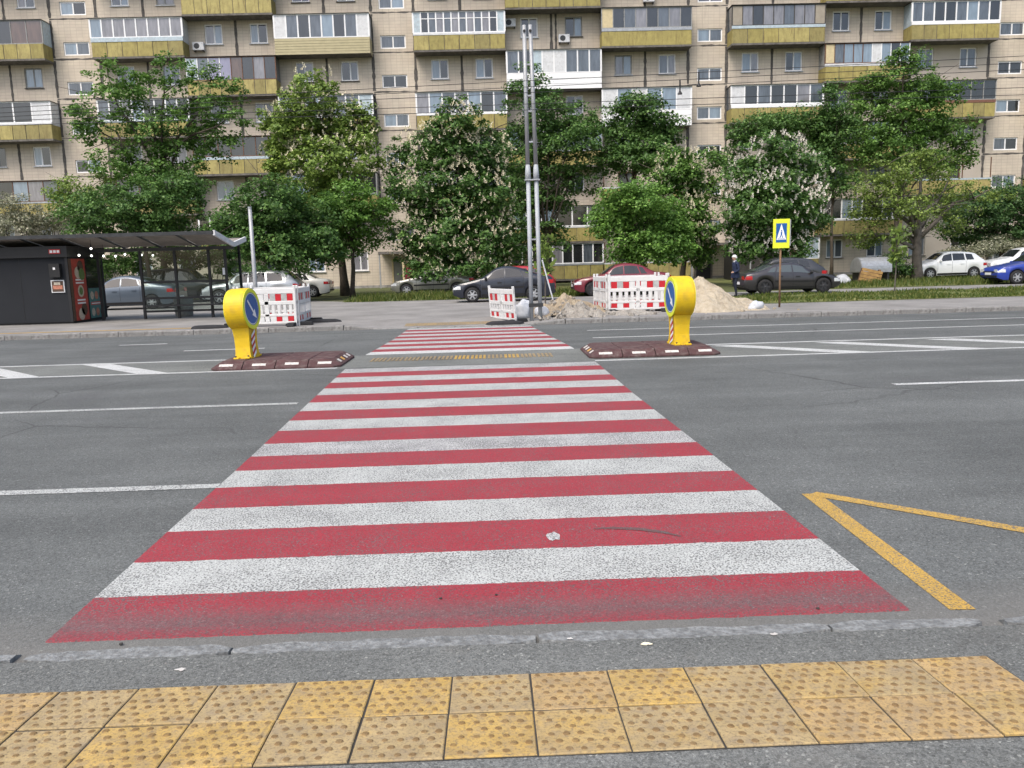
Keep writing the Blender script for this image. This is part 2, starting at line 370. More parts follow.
for i in range(len(far_y)-1):
    a, c = far_y[i], far_y[i+1]; red = i % 2 == 1
    jag_strip('crossing_stripe', XL(a), XR(a), XL(c), XR(c), a, c, 'paint_red' if red else ('paint_white' if i else 'paint_white_fine'), .003 if red else .0018, .004, seed=50+i)
def line(name, pts, wd, mat='paint_white_fine', z=.004, seed=0, jit=.004):
    (xa, ya), (xb, yb) = pts; d = Vector((xb-xa, yb-ya)); n = Vector((-d.y, d.x)).normalized()*wd/2; q = random.Random(seed)
    k = max(3, int(d.length/.12)); vs = []; fs = []
    for i in range(k+1):
        p = Vector((xa, ya)) + d*i/k; e = q.uniform(-jit, jit)
        vs += [(p.x-n.x, p.y-n.y+e, z), (p.x+n.x, p.y+n.y-e, z)]
        if i: fs.append((2*i-2, 2*i, 2*i+1, 2*i-1))
    return MB().add(vs, fs).build(name, mat, road, fix=False)
line('lane_line', [(-60, 6.2), (-2.17, 6.25)], .13, 'paint_white', seed=1); line('lane_line', [(-60, 9.9), (-2.46, 10.12)], .13, 'paint_white', seed=2)
line('lane_line', [(5.1, 10.15), (9.2, 10.15)], .13, seed=3); line('lane_line', [(14, 10.2), (18, 10.2)], .13, seed=3)
line('edge_line', [(-60, 13.45), (-2.62, 13.66)], .13, seed=4); line('edge_line', [(-60, 15.2), (-4.8, 15.45)], .13, seed=5)
line('edge_line', [(1.72, 13.6), (60, 13.75)], .13, seed=6); line('edge_line', [(3.9, 15.62), (60, 15.72)], .13, seed=7)
line('lane_line', [(2.2, 17.75), (60, 18.05)], .12, seed=8); line('lane_line', [(2.3, 19.7), (60, 19.72)], .12, seed=9)
line('lane_line', [(-6.6, 17.52), (-4.9, 17.6)], .12, seed=10); line('lane_line', [(-8.8, 19.4), (-7.7, 19.45)], .12, seed=11); line('lane_line', [(-14, 17.3), (-11, 17.4)], .12, seed=12)
sheet('median_strip', [(-60, 13.4), (-2.5, 13.6), (1.6, 13.55), (60, 13.7), (60, 15.75), (1.6, 15.6), (-2.5, 15.5), (-60, 15.25)], .002, 'median_asphalt', road)
def hatch(x, w, dx=1.85):
    z = .0032; m = MB(); m.add([(x, 15.4, z), (x+w, 15.4, z), (x+w+dx, 13.6, z), (x+dx, 13.6, z)], [(0, 1, 2, 3)]); m.build('hatch_bar', 'paint_white_fine', road, fix=False)
for x in (-9.85, -7.72, -12.1, -14.3): hatch(x, .52)
for x in (4.15, 6.15, 8.3, 10.5, 12.7): hatch(x, .55)
# yellow zigzag of the bus stop
line('zigzag_line', [(2.16, 3.56), (2.2, 5.5)], .12, 'paint_yellow', .003, 21, .003); line('zigzag_line', [(2.22, 5.5), (4.2, 3.56)], .11, 'paint_yellow', .0042, 22, .003)
line('zigzag_line', [(4.26, 3.56), (4.32, 5.4)], .12, 'paint_yellow', .003, 23, .003)
m = MB(); m.tube([(.6, 4.9, .0), (.72, 4.9, .0), (.88, 4.86, .0), (1.02, 4.78, .0), (1.1, 4.7, 0)], [.008, .022, .026, .02, .005], n=6); o = m.build('tyre_scuff', 'paint_scuff', road); o.scale = (1, 1, .05); o.location.z = .006
for k, (x, y, s) in enumerate([(-.02, 3.92, .008), (-.3, 3.9, .009), (-1.72, 3.52, .01), (1.5, 3.62, .009)]):
    MB().sphere((x, y, .008), s, n=8, k=4, sc=(1, 1, .5)).build('pebble', 'joint_dark', road)
# pale wear patch on the second red stripe
m = MB(); q = random.Random(3); vs = [(.34+.05*math.cos(t)*q.uniform(.6, 1.1), 4.78+.09*math.sin(t)*q.uniform(.6, 1.1), .0062) for t in np.linspace(0, 6.28, 14)[:-1]]
m.add(vs, [tuple(range(13))]); m.build('wear_patch', 'paint_white_worn', road, fix=False)

# near pavement: a shallow ramp down to the dropped kerb
RAMP = .06
rz = lambda y: .02 + RAMP*(3.4-y) if y > 1.2 else .02+RAMP*2.2
m = MB(); ys = [3.34, 3.2, 3.05, 2.4, 2.2, 1.2, .0, -8]
for i in range(len(ys)-1): m.add([(-60, ys[i+1], rz(ys[i+1])), (60, ys[i+1], rz(ys[i+1])), (60, ys[i], rz(ys[i])), (-60, ys[i], rz(ys[i]))], [(0, 1, 2, 3)])
m.add([(-60, 3.34, rz(3.34)), (60, 3.34, rz(3.34)), (60, 3.34, -.03), (-60, 3.34, -.03)], [(0, 1, 2, 3)])
pave = m.build('pavement_near', 'asphalt_pavement', fix=False); tag(pave, kind='structure')
PT = .307
y_top, y_bot = 3.035, 3.035-2*PT*.985
m = MB(); m.add([(-.2-9*PT-.01, y_bot+.0, rz(y_bot)+.002), (-.2+7*PT+.003, y_bot+.0, rz(y_bot)+.002), (-.2+7*PT+.003, y_top+.004, rz(y_top+.004)+.002), (-.2-9*PT-.01, y_top+.004, rz(y_top+.004)+.002)], [(0, 1, 2, 3)])
m.build('tile_bed', 'joint_dark', pave, fix=False)
def tile_mesh(seed, mat, chip):
    q = random.Random(seed); m = MB(); h = .1502; hy = .1468
    cor = [(-h, -hy), (h, -hy), (h, hy), (-h, hy)]
    if chip: cor = [(-h, -hy), (h-.03, -hy), (h, -hy+.02), (h, hy), (-h, hy)]
    n = len(cor); ins = [(x*.975, y*.975) for x, y in cor]
    vs = [(x, y, -.03) for x, y in cor] + [(x, y, -.003) for x, y in cor] + [(x, y, 0) for x, y in ins]
    fs = [(i, (i+1) % n, n+(i+1) % n, n+i) for i in range(n)] + [(n+i, n+(i+1) % n, 2*n+(i+1) % n, 2*n+i) for i in range(n)] + [tuple(range(2*n, 3*n))]
    m.add(vs, fs)
    for r in range(6):
        for cidx in range(6 if r % 2 else 5):
            if q.random() < .05: continue
            x = (-.1275 if r % 2 else -.102)+.051*cidx + q.uniform(-.002, .002); y = -.122+.049*r + q.uniform(-.002, .002)
            rr = .0145*q.uniform(.85, 1.1); hh = .0055*q.uniform(.55, 1.1)
            vs = [(x+rr*math.cos(a), y+rr*math.sin(a), .0003) for a in np.linspace(0, 2*math.pi, 9)[:-1]] + [(x+rr*.62*math.cos(a), y+rr*.62*math.sin(a), hh) for a in np.linspace(0, 2*math.pi, 9)[:-1]]
            m.add(vs, [(i, (i+1) % 8, 8+(i+1) % 8, 8+i) for i in range(8)] + [tuple(range(8, 16))])
    return m.mesh('tactile_tile', mat, fix=False)
tms = [tile_mesh(i, 'tactile_yellow_%s' % 'abcd'[i % 4], False) for i in range(8)]
pick = {(0, 0): 0, (1, 0): 2, (2, 0): 0, (3, 0): 4, (4, 0): 1, (5, 0): 2, (6, 0): 3}
bright = {(0, 1): 1, (-2, 0): 1, (-1, 0): 5, (2, 0): 1, (-3, 1): 5, (-4, 1): 1, (1, 1): 4, (-2, 1): 2, (0, 0): 2, (3, 1): 2, (3, 0): 6, (4, 1): 7}
for k in range(-9, 7):
    for r in range(2):
        q = random.Random(k*7+r); me = tms[bright.get((k, r), q.choice([0, 2, 3, 4, 6, 7]))]
        o = obj('tactile_tile', me, pave); y = y_top - (r+.5)*PT*.985
        o.location = (-.2+(k+.5)*PT+q.uniform(-.002, .002), y+q.uniform(-.002, .002), rz(y)+.0085+q.uniform(-.002, .002))
        o.rotation_euler = (-math.atan(RAMP)+q.uniform(-.006, .006), q.uniform(-.006, .006), q.uniform(-.006, .006))
def kerb_piece(x0, x1, seed):
    q = random.Random(seed); n = 16; f = []; bk = []
    for i in range(n+1):
        t = i/n; x = x0+(x1-x0)*t; e = .03*(abs(2*t-1)**9)
        f.append((x, 3.335+e+q.uniform(-.008, .008))); bk.append((x, 3.478-e+.02*mnoise.noise((x*2.3, seed, 0))+q.uniform(-.008, .008)))
    m = MB(); vs = []; fs = []
    for (xa, ya), (xb, yb) in zip(f, bk):
        zz = .024+.004*mnoise.noise((xa*5, seed, 3)); vs += [(xa, ya, -.02), (xa, ya+.008, zz), (xb, yb-.035, zz-.002), (xb, yb, .003), (xb, yb+.004, -.02)]
    for i in range(n):
        for k in range(4): fs.append((5*i+k, 5*i+k+1, 5*i+k+6, 5*i+k+5))
    fs += [(0, 1, 2, 3, 4), tuple(5*n+k for k in range(5))]
    m.add(vs, fs); m.build('kerb_stone', 'kerb_stone_near', pave)
for k, (a, c) in enumerate([(-5.3, -4.2), (-4.19, -3.2), (-3.19, -2.13), (-2.07, -1.19), (-1.178, .15), (.164, 1.455), (1.468, 2.14), (2.25, 3.2), (3.21, 4.2), (4.21, 5.2)]): kerb_piece(a, c, k)
def splat(x, y, z, s, mat, seed, parent):
    q = random.Random(seed); vs = [(x+s*math.cos(t)*q.uniform(.5, 1.3), y+s*.7*math.sin(t)*q.uniform(.5, 1.3), z) for t in np.linspace(0, 6.28, 16)[:-1]]
    MB().add(vs, [tuple(range(15))]).build('dropping', mat, parent, fix=False)
for k, (x, y, s) in enumerate([(.62, 3.28, .022), (1.19, 3.33, .02), (-1.33, 3.2, .022), (.3, 3.36, .014)]):
    splat(x, y, rz(y)+.005 if y < 3.34 else .03, s, 'reflector_white' if k != 0 else 'flower_cream', k, pave)
for k in range(40):
    q = random.Random(900+k); x, y = q.uniform(-2.2, 2.3), q.choice([q.uniform(3.1, 3.32), q.uniform(2.2, 2.38)])
    MB().sphere((x, y, rz(y)), q.uniform(.003, .007), n=6, k=3, sc=(1, 1, .7)).build('grit', 'kerb_stone', pave)

# far side pavement with dropped crossing
def gz(x, y):
    d = min(max((x+4.0)/.9, 0), max((1.9-x)/.9, 0), 1); d = min(1, d)
    t = min(1, max(0, (y-22.1)/1.7)); return G - (G-.012)*d*(1-t)
xs = [-150, -60, -30] + [round(-20+.5*i, 2) for i in range(0, 90)] + [30, 60, 150]; ysf = [22.19, 22.6, 23.1, 23.8, 25, 26.6]
m = MB(); m.add([(x, y, gz(x, y)) for y in ysf for x in xs], [(j*len(xs)+i, j*len(xs)+i+1, (j+1)*len(xs)+i+1, (j+1)*len(xs)+i) for j in range(len(ysf)-1) for i in range(len(xs)-1)])
fpave = m.build('pavement_far', 'far_asphalt', fix=False); tag(fpave, kind='structure')
ks = MB(); kme = []
for i in range(4):
    q = random.Random(i); m = MB(); e = [q.uniform(-.012, .012) for _ in range(8)]
    m.add([(-.492, 0+e[0], -.1), (.492, 0+e[1], -.1), (.492, .15, -.1), (-.492, .15, -.1), (-.492, e[0], G-.02), (.492, e[1], G-.02), (.488, .02, G+.004+e[2]*.4), (-.488, .02, G+.004+e[3]*.4), (.492, .15, G), (-.492, .15, G)],
          [(0, 1, 5, 4), (4, 5, 6, 7), (7, 6, 8, 9), (9, 8, 2, 3), (0, 4, 7, 9, 3), (1, 2, 8, 6, 5)])
    me = m.mesh('kerb_stone', 'kerb_stone'); kme.append(me)
for i in range(-22, 28):
    x = i+.5; q = random.Random(i+90); o = obj('kerb_stone', q.choice(kme), fpave)
    d = G - gz(x, 22.1); o.location = (x, 22.04+q.uniform(-.012, .012), -d*.96+q.uniform(-.006, .006)); o.rotation_euler = (0, (gz(x-.5, 22.1)-gz(x+.5, 22.1))*.95+q.uniform(-.006, .006), q.uniform(-.008, .008))
for i in range(9):          # faded tactile slabs at the far kerb, following the ramp
    x0 = -2.4+.3*i; m = MB(); m.add([(x, y, gz(x, y)+.006) for x, y in ((x0, 22.4), (x0+.29, 22.4), (x0+.29, 22.95), (x0, 22.95))], [(0, 1, 2, 3)]); m.build('tactile_tile', 'paint_faded_yellow', fpave, fix=False)
for i in range(11):         # worn tactile strip in the middle of the road
    q = random.Random(i); x0 = -2.2+.3*i; m = MB(); 
    for k in range(4): m.box(x0+.01+.072*k, x0+.055+.072*k, 14.42-.02*i/11+q.uniform(-.02, .02), 14.95, .004, .011)
    m.build('tactile_tile', 'paint_yellow' if i in (5, 6, 8) else 'paint_faded_yellow', road)
sheet('tactile_line', [(-40, 22.72), (-7.75, 22.72), (-7.75, 22.95), (-40, 22.95)], G+.005, 'paint_yellow', fpave)
# yard behind: worn asphalt, lawns
yard = sheet('courtyard_ground', [(-150, 26.6), (150, 26.6), (150, 120), (-150, 120)], G-.004, 'soil_grass', kind='structure')
sheet('courtyard_road', [(-150, 26.6), (9, 26.6), (8.5, 33), (150, 33), (150, 36.8), (4, 36.2), (-6, 37), (-14, 46), (-150, 46)], G+.002, 'far_asphalt', kind='structure')
sheet('lawn', [(8.8, 26.8), (150, 27.2), (150, 32.9), (9.2, 32.6)], G+.006, 'lawn', kind='structure')
sheet('lawn', [(14, 37), (150, 37.2), (150, 56), (14, 56)], G+.006, 'lawn', kind='structure')
sheet('lawn', [(-6.8, 37.4), (9, 36.6), (10, 56), (-6, 56)], G+.006, 'lawn', kind='structure')
def grass(name, label, region, n, h, seed, keep=None):
    q = np.random.default_rng(seed); x0, x1, y0, y1 = region
    x = q.uniform(x0, x1, n); y = q.uniform(y0, y1, n)
    dens = np.array([mnoise.noise((a*.5, b_*.5, seed)) for a, b_ in zip(x, y)]); k = dens > q.uniform(-.6, .25, n); x, y, dens = x[k], y[k], dens[k]
    hh = h*q.uniform(.4, 1.2, len(x))*(1+dens*.8); a = q.uniform(0, 6.28, len(x)); wd = .02+.02*q.random(len(x)); lx = q.uniform(-.5, .5, len(x))*hh; ly = q.uniform(-.5, .5, len(x))*hh
    v = np.empty((len(x), 3, 3)); v[:, 0] = np.stack([x-np.cos(a)*wd, y-np.sin(a)*wd, np.full_like(x, G-.01)], 1); v[:, 1] = np.stack([x+np.cos(a)*wd, y+np.sin(a)*wd, np.full_like(x, G-.01)], 1); v[:, 2] = np.stack([x+lx, y+ly, G+hh], 1)
    o = obj(name, fast_mesh(name, v.reshape(-1, 3), 3, 'grass_blade')); return tag(o, label, 'grass', kind='stuff')
def fast_mesh(name, v, k, mat, extra=None):
    """v: (n*k,3) array, faces of k consecutive vertices"""
    me = bpy.data.meshes.new(name); nv = len(v); nf = nv//k
    me.vertices.add(nv); me.vertices.foreach_set('co', np.ascontiguousarray(v, dtype=np.float32).ravel())
    me.loops.add(nv); me.loops.foreach_set('vertex_index', np.arange(nv, dtype=np.int32))
    me.polygons.add(nf); me.polygons.foreach_set('loop_start', np.arange(0, nv, k, dtype=np.int32))
    me.materials.append(MT[mat]); me.update(calc_edges=True); return me
grass('grass', 'yellowish green grass strip between the far pavement and the lane', (9, 40, 26.9, 32.7), 30000, .1, 1)
grass('grass', 'long green grass below the white hatchback on the right', (14.5, 40, 37, 48), 24000, .24, 2)
grass('grass', 'green grass verge in front of the silver and navy sedans', (-6.6, 9, 36.8, 43), 14000, .28, 3)

# ------------------------------------------------------------------ rubber traffic islands
def island(x0, x1, y0, y1, label, amber_right):
    e = empty('traffic_island', ((x0+x1)/2, (y0+y1)/2, 0), 0, label, 'traffic island', 'rubber islands on the median')
    L, D, Hh, ins, cut = (x1-x0)/2, (y1-y0)/2, .14, .16, .12
    def ring(i, z): 
        a, d, c_ = L-i, D-i, cut*(1-i*1.5); return [(-a+c_, -d, z), (a-c_, -d, z), (a, -d+c_, z), (a, d-c_, z), (a-c_, d, z), (-a+c_, d, z), (-a, d-c_, z), (-a, -d+c_, z)]
    vs = ring(0, .001) + ring(0, .035) + ring(ins*.9, Hh-.012) + ring(ins, Hh); n = 8
    fs = [tuple(range(n))[::-1], tuple(range(3*n, 4*n))] + [(k*n+i, k*n+(i+1) % n, (k+1)*n+(i+1) % n, (k+1)*n+i) for k in range(3) for i in range(n)]
    for i in range(4):
        for j in range(2):
            bm = bmesh.new(); bv = [bm.verts.new(v) for v in vs]
            for f in fs: bm.faces.new([bv[q] for q in f])
            xa, xb = -L+2*L*i/4+.006, -L+2*L*(i+1)/4-.006; ya, yb = (-D-.1, -.006) if j == 0 else (.006, D+.1)
            if i == 0: xa -= .1
            if i == 3: xb += .1
            for co, no in (((xa, 0, 0), (-1, 0, 0)), ((xb, 0, 0), (1, 0, 0)), ((0, ya, 0), (0, -1, 0)), ((0, yb, 0), (0, 1, 0))):
                bmesh.ops.bisect_plane(bm, geom=bm.verts[:]+bm.edges[:]+bm.faces[:], plane_co=co, plane_no=no, clear_outer=True)
                ed = [x for x in bm.edges if x.is_boundary]
                if ed: bmesh.ops.holes_fill(bm, edges=ed)
            bmesh.ops.recalc_face_normals(bm, faces=bm.faces)
            me = bpy.data.meshes.new('segment'); bm.to_mesh(me); bm.free(); me.materials.append(MT['rubber_maroon'])
            s = bevel(obj('segment', me, e), .006, 1)
            q = random.Random(i*3+j); s.location.z = q.uniform(0, .004)
            xm = (max(xa, -L)+min(xb, L))/2
            if j == 0:
                m = MB(); nrm = Vector((0, -(Hh-.047), ins*.9)).normalized()*.004
                c0 = Vector((xm, -D+.045, .06)); c1 = Vector((xm, -D+.095, .105))
                for c_ in (c0, c1): pass
                wd = .115
                P4 = [c0+Vector((-wd, 0, 0)), c0+Vector((wd, 0, 0)), c1+Vector((wd, 0, 0)), c1+Vector((-wd, 0, 0))]
                P4 = [Vector((p.x, p.y, .035+(Hh-.047)*(p.y+D)/(ins*.9))) for p in P4]
                m.add([p+nrm*.2 for p in P4]+[p+nrm*1.4 for p in P4], [(4, 5, 6, 7), (0, 1, 5, 4), (1, 2, 6, 5), (2, 3, 7, 6), (3, 0, 4, 7)]); m.build('reflector', 'reflector_white', s)
    sx = 1 if amber_right else -1
    for k, y in enumerate((-.42, -.12, .18, .45)):
        m = MB(); x_a, x_b = L-.04, L-.11
        z_a, z_b = .035+(Hh-.047)*(.04)/(ins*.9), .035+(Hh-.047)*.11/(ins*.9)
        m.add([(sx*x_a, y-.07, z_a+.004), (sx*x_a, y+.07, z_a+.004), (sx*x_b, y+.07, z_b+.004), (sx*x_b, y-.07, z_b+.004)], [(0, 1, 2, 3)]); m.build('reflector', 'reflector_amber' if k == 1 else 'reflector_white', e)
    return e
island(-4.78, -2.58, 13.72, 15.32, 'maroon rubber traffic island with reflectors left of the crossing', True)
island(1.66, 3.95, 13.85, 15.45, 'maroon rubber traffic island with reflectors right of the crossing', False)

def beacon(x, y, rz_, lean, label):
    e = empty('keep_right_beacon', (x, y, .139), rz_, label, 'traffic beacon', 'yellow beacons on the traffic islands')
    e.rotation_euler = (lean[0], lean[1], rz_)
    RH, ZC = .365, .855                                  # head radius and centre height; faces look along local -x / +x
    T = lambda z: np.interp(z, [0, .05, .25, .5, .62], [.155, .14, .13, .15, .17])
    out = []                                            # outline in (y,z)
    a0 = math.radians(-62)
    for k in range(41):
        a = a0 + (math.pi - 2*a0)*k/40; out.append((RH*math.cos(a), ZC+RH*math.sin(a)))
    left = [(-.165, .46), (-.16, .36), (-.165, .2), (-.18, .08), (-.19, .0)]
    pts = out + left + [(-y_, z_) for y_, z_ in left[::-1]]
    n = len(pts); m = MB()
    def ring(k, sh):
        cy = [(p[0]*sh if p[1] < .5 else p[0]*sh, (p[1]-.55)*(sh)+.55 if p[1] > .05 else p[1]) for p in pts]; return [(k*T(p[1]), a_, b_) for p, (a_, b_) in zip(pts, cy)]
    vs = ring(-.94, .955) + ring(-1, .985) + ring(-.85, 1) + ring(.85, 1) + ring(1, .985) + ring(.94, .955)
    fs = [(k*n+i, k*n+(i+1) % n, (k+1)*n+(i+1) % n, (k+1)*n+i) for k in range(5) for i in range(n)] + [tuple(range(n))[::-1], tuple(range(5*n, 6*n))]
    m.add(vs, fs); body = m.build('body', 'sign_yellow', e)
    for s in (-1, 1):
        def disc(r_in, r_out, xo, nm, mat, par):
            mm = MB(); N = 40; A = [2*math.pi*i/N for i in range(N)]; vs = []
            if r_in > 0:
                vs = [(s*xo, r_in*math.cos(a), ZC+r_in*math.sin(a)) for a in A] + [(s*xo, r_out*math.cos(a), ZC+r_out*math.sin(a)) for a in A] + [(s*(xo-.02), r_out*math.cos(a), ZC+r_out*math.sin(a)) for a in A]
                mm.add(vs, [(i, (i+1) % N, N+(i+1) % N, N+i) for i in range(N)] + [(N+i, N+(i+1) % N, 2*N+(i+1) % N, 2*N+i) for i in range(N)])
            else: mm.add([(s*xo, r_out*math.cos(a), ZC+r_out*math.sin(a)) for a in A], [tuple(range(N))])
            return mm.build(nm, mat, par)
        disc(.285, .355, .178, 'rim', 'sign_lime', e); sg = disc(0, .29, .172, 'sign_face', 'sign_blue', e)
        disc(.262, .274, .1745, 'border', 'sign_white', sg)
        # white arrow pointing down to the passing side
        mm = MB(); dirv = Vector((.68*s, -.73)).normalized()
        dv = Vector((dirv.x, dirv.y)); nn = Vector((-dv.y, dv.x)); c0 = -dv*.21; c1 = dv*.08; tip = dv*.24
        pl = [c0-nn*.022, c1-nn*.022, c1-nn*.075, tip, c1+nn*.075, c1+nn*.022, c0+nn*.022]
        mm.add([(s*.1765, p.x, ZC+p.y) for p in pl], [(0, 1, 5, 6), (2, 3, 4)]); mm.build('arrow', 'sign_white', sg)
        # red and white striped reflector on the neck
        zs = np.linspace(.03, .45, 8)
        for k in range(7):
            mm = MB(); y1 = .075; sl = .05*(1 if s > 0 else -1)
            q = [(-y1, zs[k]-sl), (y1, zs[k]+sl), (y1, zs[k+1]+sl), (-y1, zs[k+1]-sl)]
            q = [(a_, min(.5, max(.0, b_))) for a_, b_ in q]
            mm.add([(s*(T(b_)*1.0+.004), a_, b_) for a_, b_ in q], [(0, 1, 2, 3)]); mm.build('stripe', 'sign_red' if k % 2 else 'sign_white', e)
    for sx in (-1, 1):
        for sy in (-1, 1):
            fo = bevel(MB().box(sx*.1-.05, sx*.1+.05, sy*.2-.06, sy*.2+.06, 0, .035).build('foot', 'sign_yellow', e), .012, 2)
            MB().tube([(sx*.115, sy*.22, .03), (sx*.115, sy*.22, .06)], .016, n=6).build('bolt', 'metal_dark', fo)
    return e
beacon(-4.33, 14.45, R(-8), (R(0), R(-2.5), 0), 'yellow keep-right beacon with blue arrow sign on the left island')
beacon(3.36, 14.55, R(5), (0, R(.6), 0), 'yellow keep-right beacon with blue arrow sign on the right island')
# ------------------------------------------------------------------ apartment building
WY = 62.0; BY = 60.8; FH = 2.73; Z0 = .42; NF = 9
bld = empty('apartment_building', (0, 0, 0), 0, 'long nine storey cream tiled apartment block with yellow balconies', 'building')
COLS = [('Z', -50.2, -43.7, 0), ('Y', -43.7, -37.3, 1), ('A', -37.3, -30.75, 0), ('B', -27.5, -21.05, 0), ('K', -21.05, -14.7, 1), ('C', -14.7, -8.0, 0),
        ('D', -4.95, 1.6, 0), ('E', 1.6, 8.42, 1), ('F', 8.42, 14.92, 0), ('G', 17.75, 24.52, 0), ('H', 24.52, 30.72, 1), ('I', 30.72, 37.2, 0), ('J', 40.3, 46.8, 0), ('L', 46.8, 53, 1)]
STAIRS = [(-30.75, -27.5, -30.0), (-8.0, -4.95, -7.42), (14.92, 17.75, 15.6), (37.2, 40.3, 37.95)]
fz = lambda k: Z0+FH*k
TOP = fz(NF)+.5
DETAIL = (3, 4, 5, 6); GB = 'EFGZ'
# wall body with real window openings: front sheet built cell by cell round the openings
holes = []       # (x0,x1,z0,z1)
winspec = []
for nm, x0, x1, par in COLS:
    for k in range(NF):
        if (k % 2 != par and k > 0) or (k == 0 and nm not in GB):
            for off in (.0, 1.0):
                wx = (x0 + 1.12 + (0 if off == 0 else 3.22)) if (x1-x0) > 6.3 else (x0+1.0+(0 if off == 0 else 3.1))
                wz = fz(k)+1.0; holes.append((wx, wx+1.26, wz, wz+1.38)); winspec.append((nm, k, wx, wz, 1.26, 1.38, 'flat'))
        else:
            for wx, ww, hz in ((x0+1.3, 1.3, .95), (x0+4.0, .8, .1)):
                holes.append((wx, wx+ww, fz(k)+hz, fz(k)+2.3)); winspec.append((nm, k, wx, fz(k)+hz, ww, 2.3-hz, 'balc'))
for a, c, wx in STAIRS:
    for k in range(1, NF):
        holes.append((wx, wx+1.83, fz(k)+.45, fz(k)+1.37)); winspec.append(('S', k, wx, fz(k)+.45, 1.83, .92, 'stair'))
XA, XB = -52.0, 54.5
def wall_sheet(x0, x1, z0, z1, hs, mat, y=WY, dep=.22):
    xs = sorted({x0, x1, *[h[0] for h in hs], *[h[1] for h in hs]}); zs = sorted({z0, z1, *[h[2] for h in hs], *[h[3] for h in hs]})
    m = MB(); xs = [xs[0]]+[b_ for a_, b_ in zip(xs, xs[1:]) if b_-a_ > 1e-4]; 
    def inside(cx, cz): return any(h[0] < cx < h[1] and h[2] < cz < h[3] for h in hs)
    for i in range(len(xs)-1):
        run = None
        for j in range(len(zs)-1):
            ins = inside((xs[i]+xs[i+1])/2, (zs[j]+zs[j+1])/2)
            if ins or j == len(zs)-2:
                if not ins and run is None: run = zs[j]
                e_ = zs[j] if ins else zs[j+1]
                if run is not None and e_ > run: m.add([(xs[i], y, run), (xs[i+1], y, run), (xs[i+1], y, e_), (xs[i], y, e_)], [(0, 1, 2, 3)])
                run = None
            elif run is None: run = zs[j]
    for h in hs:
        a, b_, c_, d_ = h
        m.add([(a, y, c_), (b_, y, c_), (b_, y, d_), (a, y, d_), (a, y+dep, c_), (b_, y+dep, c_), (b_, y+dep, d_), (a, y+dep, d_)], [(0, 4, 5, 1), (1, 5, 6, 2), (2, 6, 7, 3), (3, 7, 4, 0)])
    return m.build('wall', mat, bld, fix=False)
edges = [XA] + [c[1] for c in COLS][1:] + [XB]
bays = [(c[1], c[2]) for c in COLS] + [(a, c) for a, c, _ in STAIRS]
bays.sort()
for (a, c) in bays:
    a2 = XA if a == bays[0][0] else a; c2 = XB if c == bays[-1][1] else c
    hs = [h for h in holes if a-.01 <= h[0] and h[1] <= c+.01]
    wall_sheet(a2, c2, Z0-.1, TOP, hs, 'facade_render' if a == 30.72 else 'facade_tiles')
m = MB(); m.box(XA+.02, XB-.02, WY+.45, WY+13, 0, TOP-.05); m.build('rear_volume', 'plinth_grey', bld)
m = MB(); m.box(XA, XB, WY-.03, WY+.4, -.05, Z0-.1); m.build('plinth', 'plinth_grey', bld)
m = MB(); m.box(XA-.3, XB+.3, WY-.35, WY+13.3, TOP, TOP+.25); m.build('roof', 'concrete_slab', bld)
# dark weathered panel joints
def seam(x0, x1, z0, z1, seed):
    q = random.Random(seed); m = MB(); vert = (z1-z0) > (x1-x0); n = 10
    vs = []; fs = []
    for i in range(n+1):
        t = i/n; e = q.uniform(.55, 1.15)
        if vert: c_ = (x0+x1)/2; hw = (x1-x0)/2*e; z = z0+(z1-z0)*t; vs += [(c_-hw, WY-.006, z), (c_+hw, WY-.006, z)]
        else: c_ = (z0+z1)/2+q.uniform(-.015, .015); hw = (z1-z0)/2*e*q.uniform(.3, 1.1); x = x0+(x1-x0)*t; vs += [(x, WY-.006, c_-hw), (x, WY-.006, c_+hw)]
        if i: fs.append((2*i-2, 2*i, 2*i+1, 2*i-1))
    m.add(vs, fs); m.build('panel_joint', 'facade_joint', bld, fix=False)
sc = 0
for nm, x0, x1, par in COLS:
    for k in range(1, NF):
        if k not in (2, 3, 4, 5, 6, 7): continue
        if k % 2 != par:
            xm = x0+3.35 if x1-x0 > 6.3 else x0+3.1
            if nm not in 'I': seam(xm-.11, xm+.11, fz(k)+.05, fz(k+1)-.02, sc); sc += 1
            if nm == 'E': seam(xm+.25, xm+.42, fz(k)+.05, fz(k+1)-.02, sc)
for a, c, _ in STAIRS:
    for k in range(2, NF):
        seam(a-.05, c+.05, fz(k)+.12, fz(k)+.26, sc); sc += 1
        for xx in (a, c):
            seam(xx-.12, xx+.12, fz(k)+.27, fz(k+1)+.1, sc); sc += 1
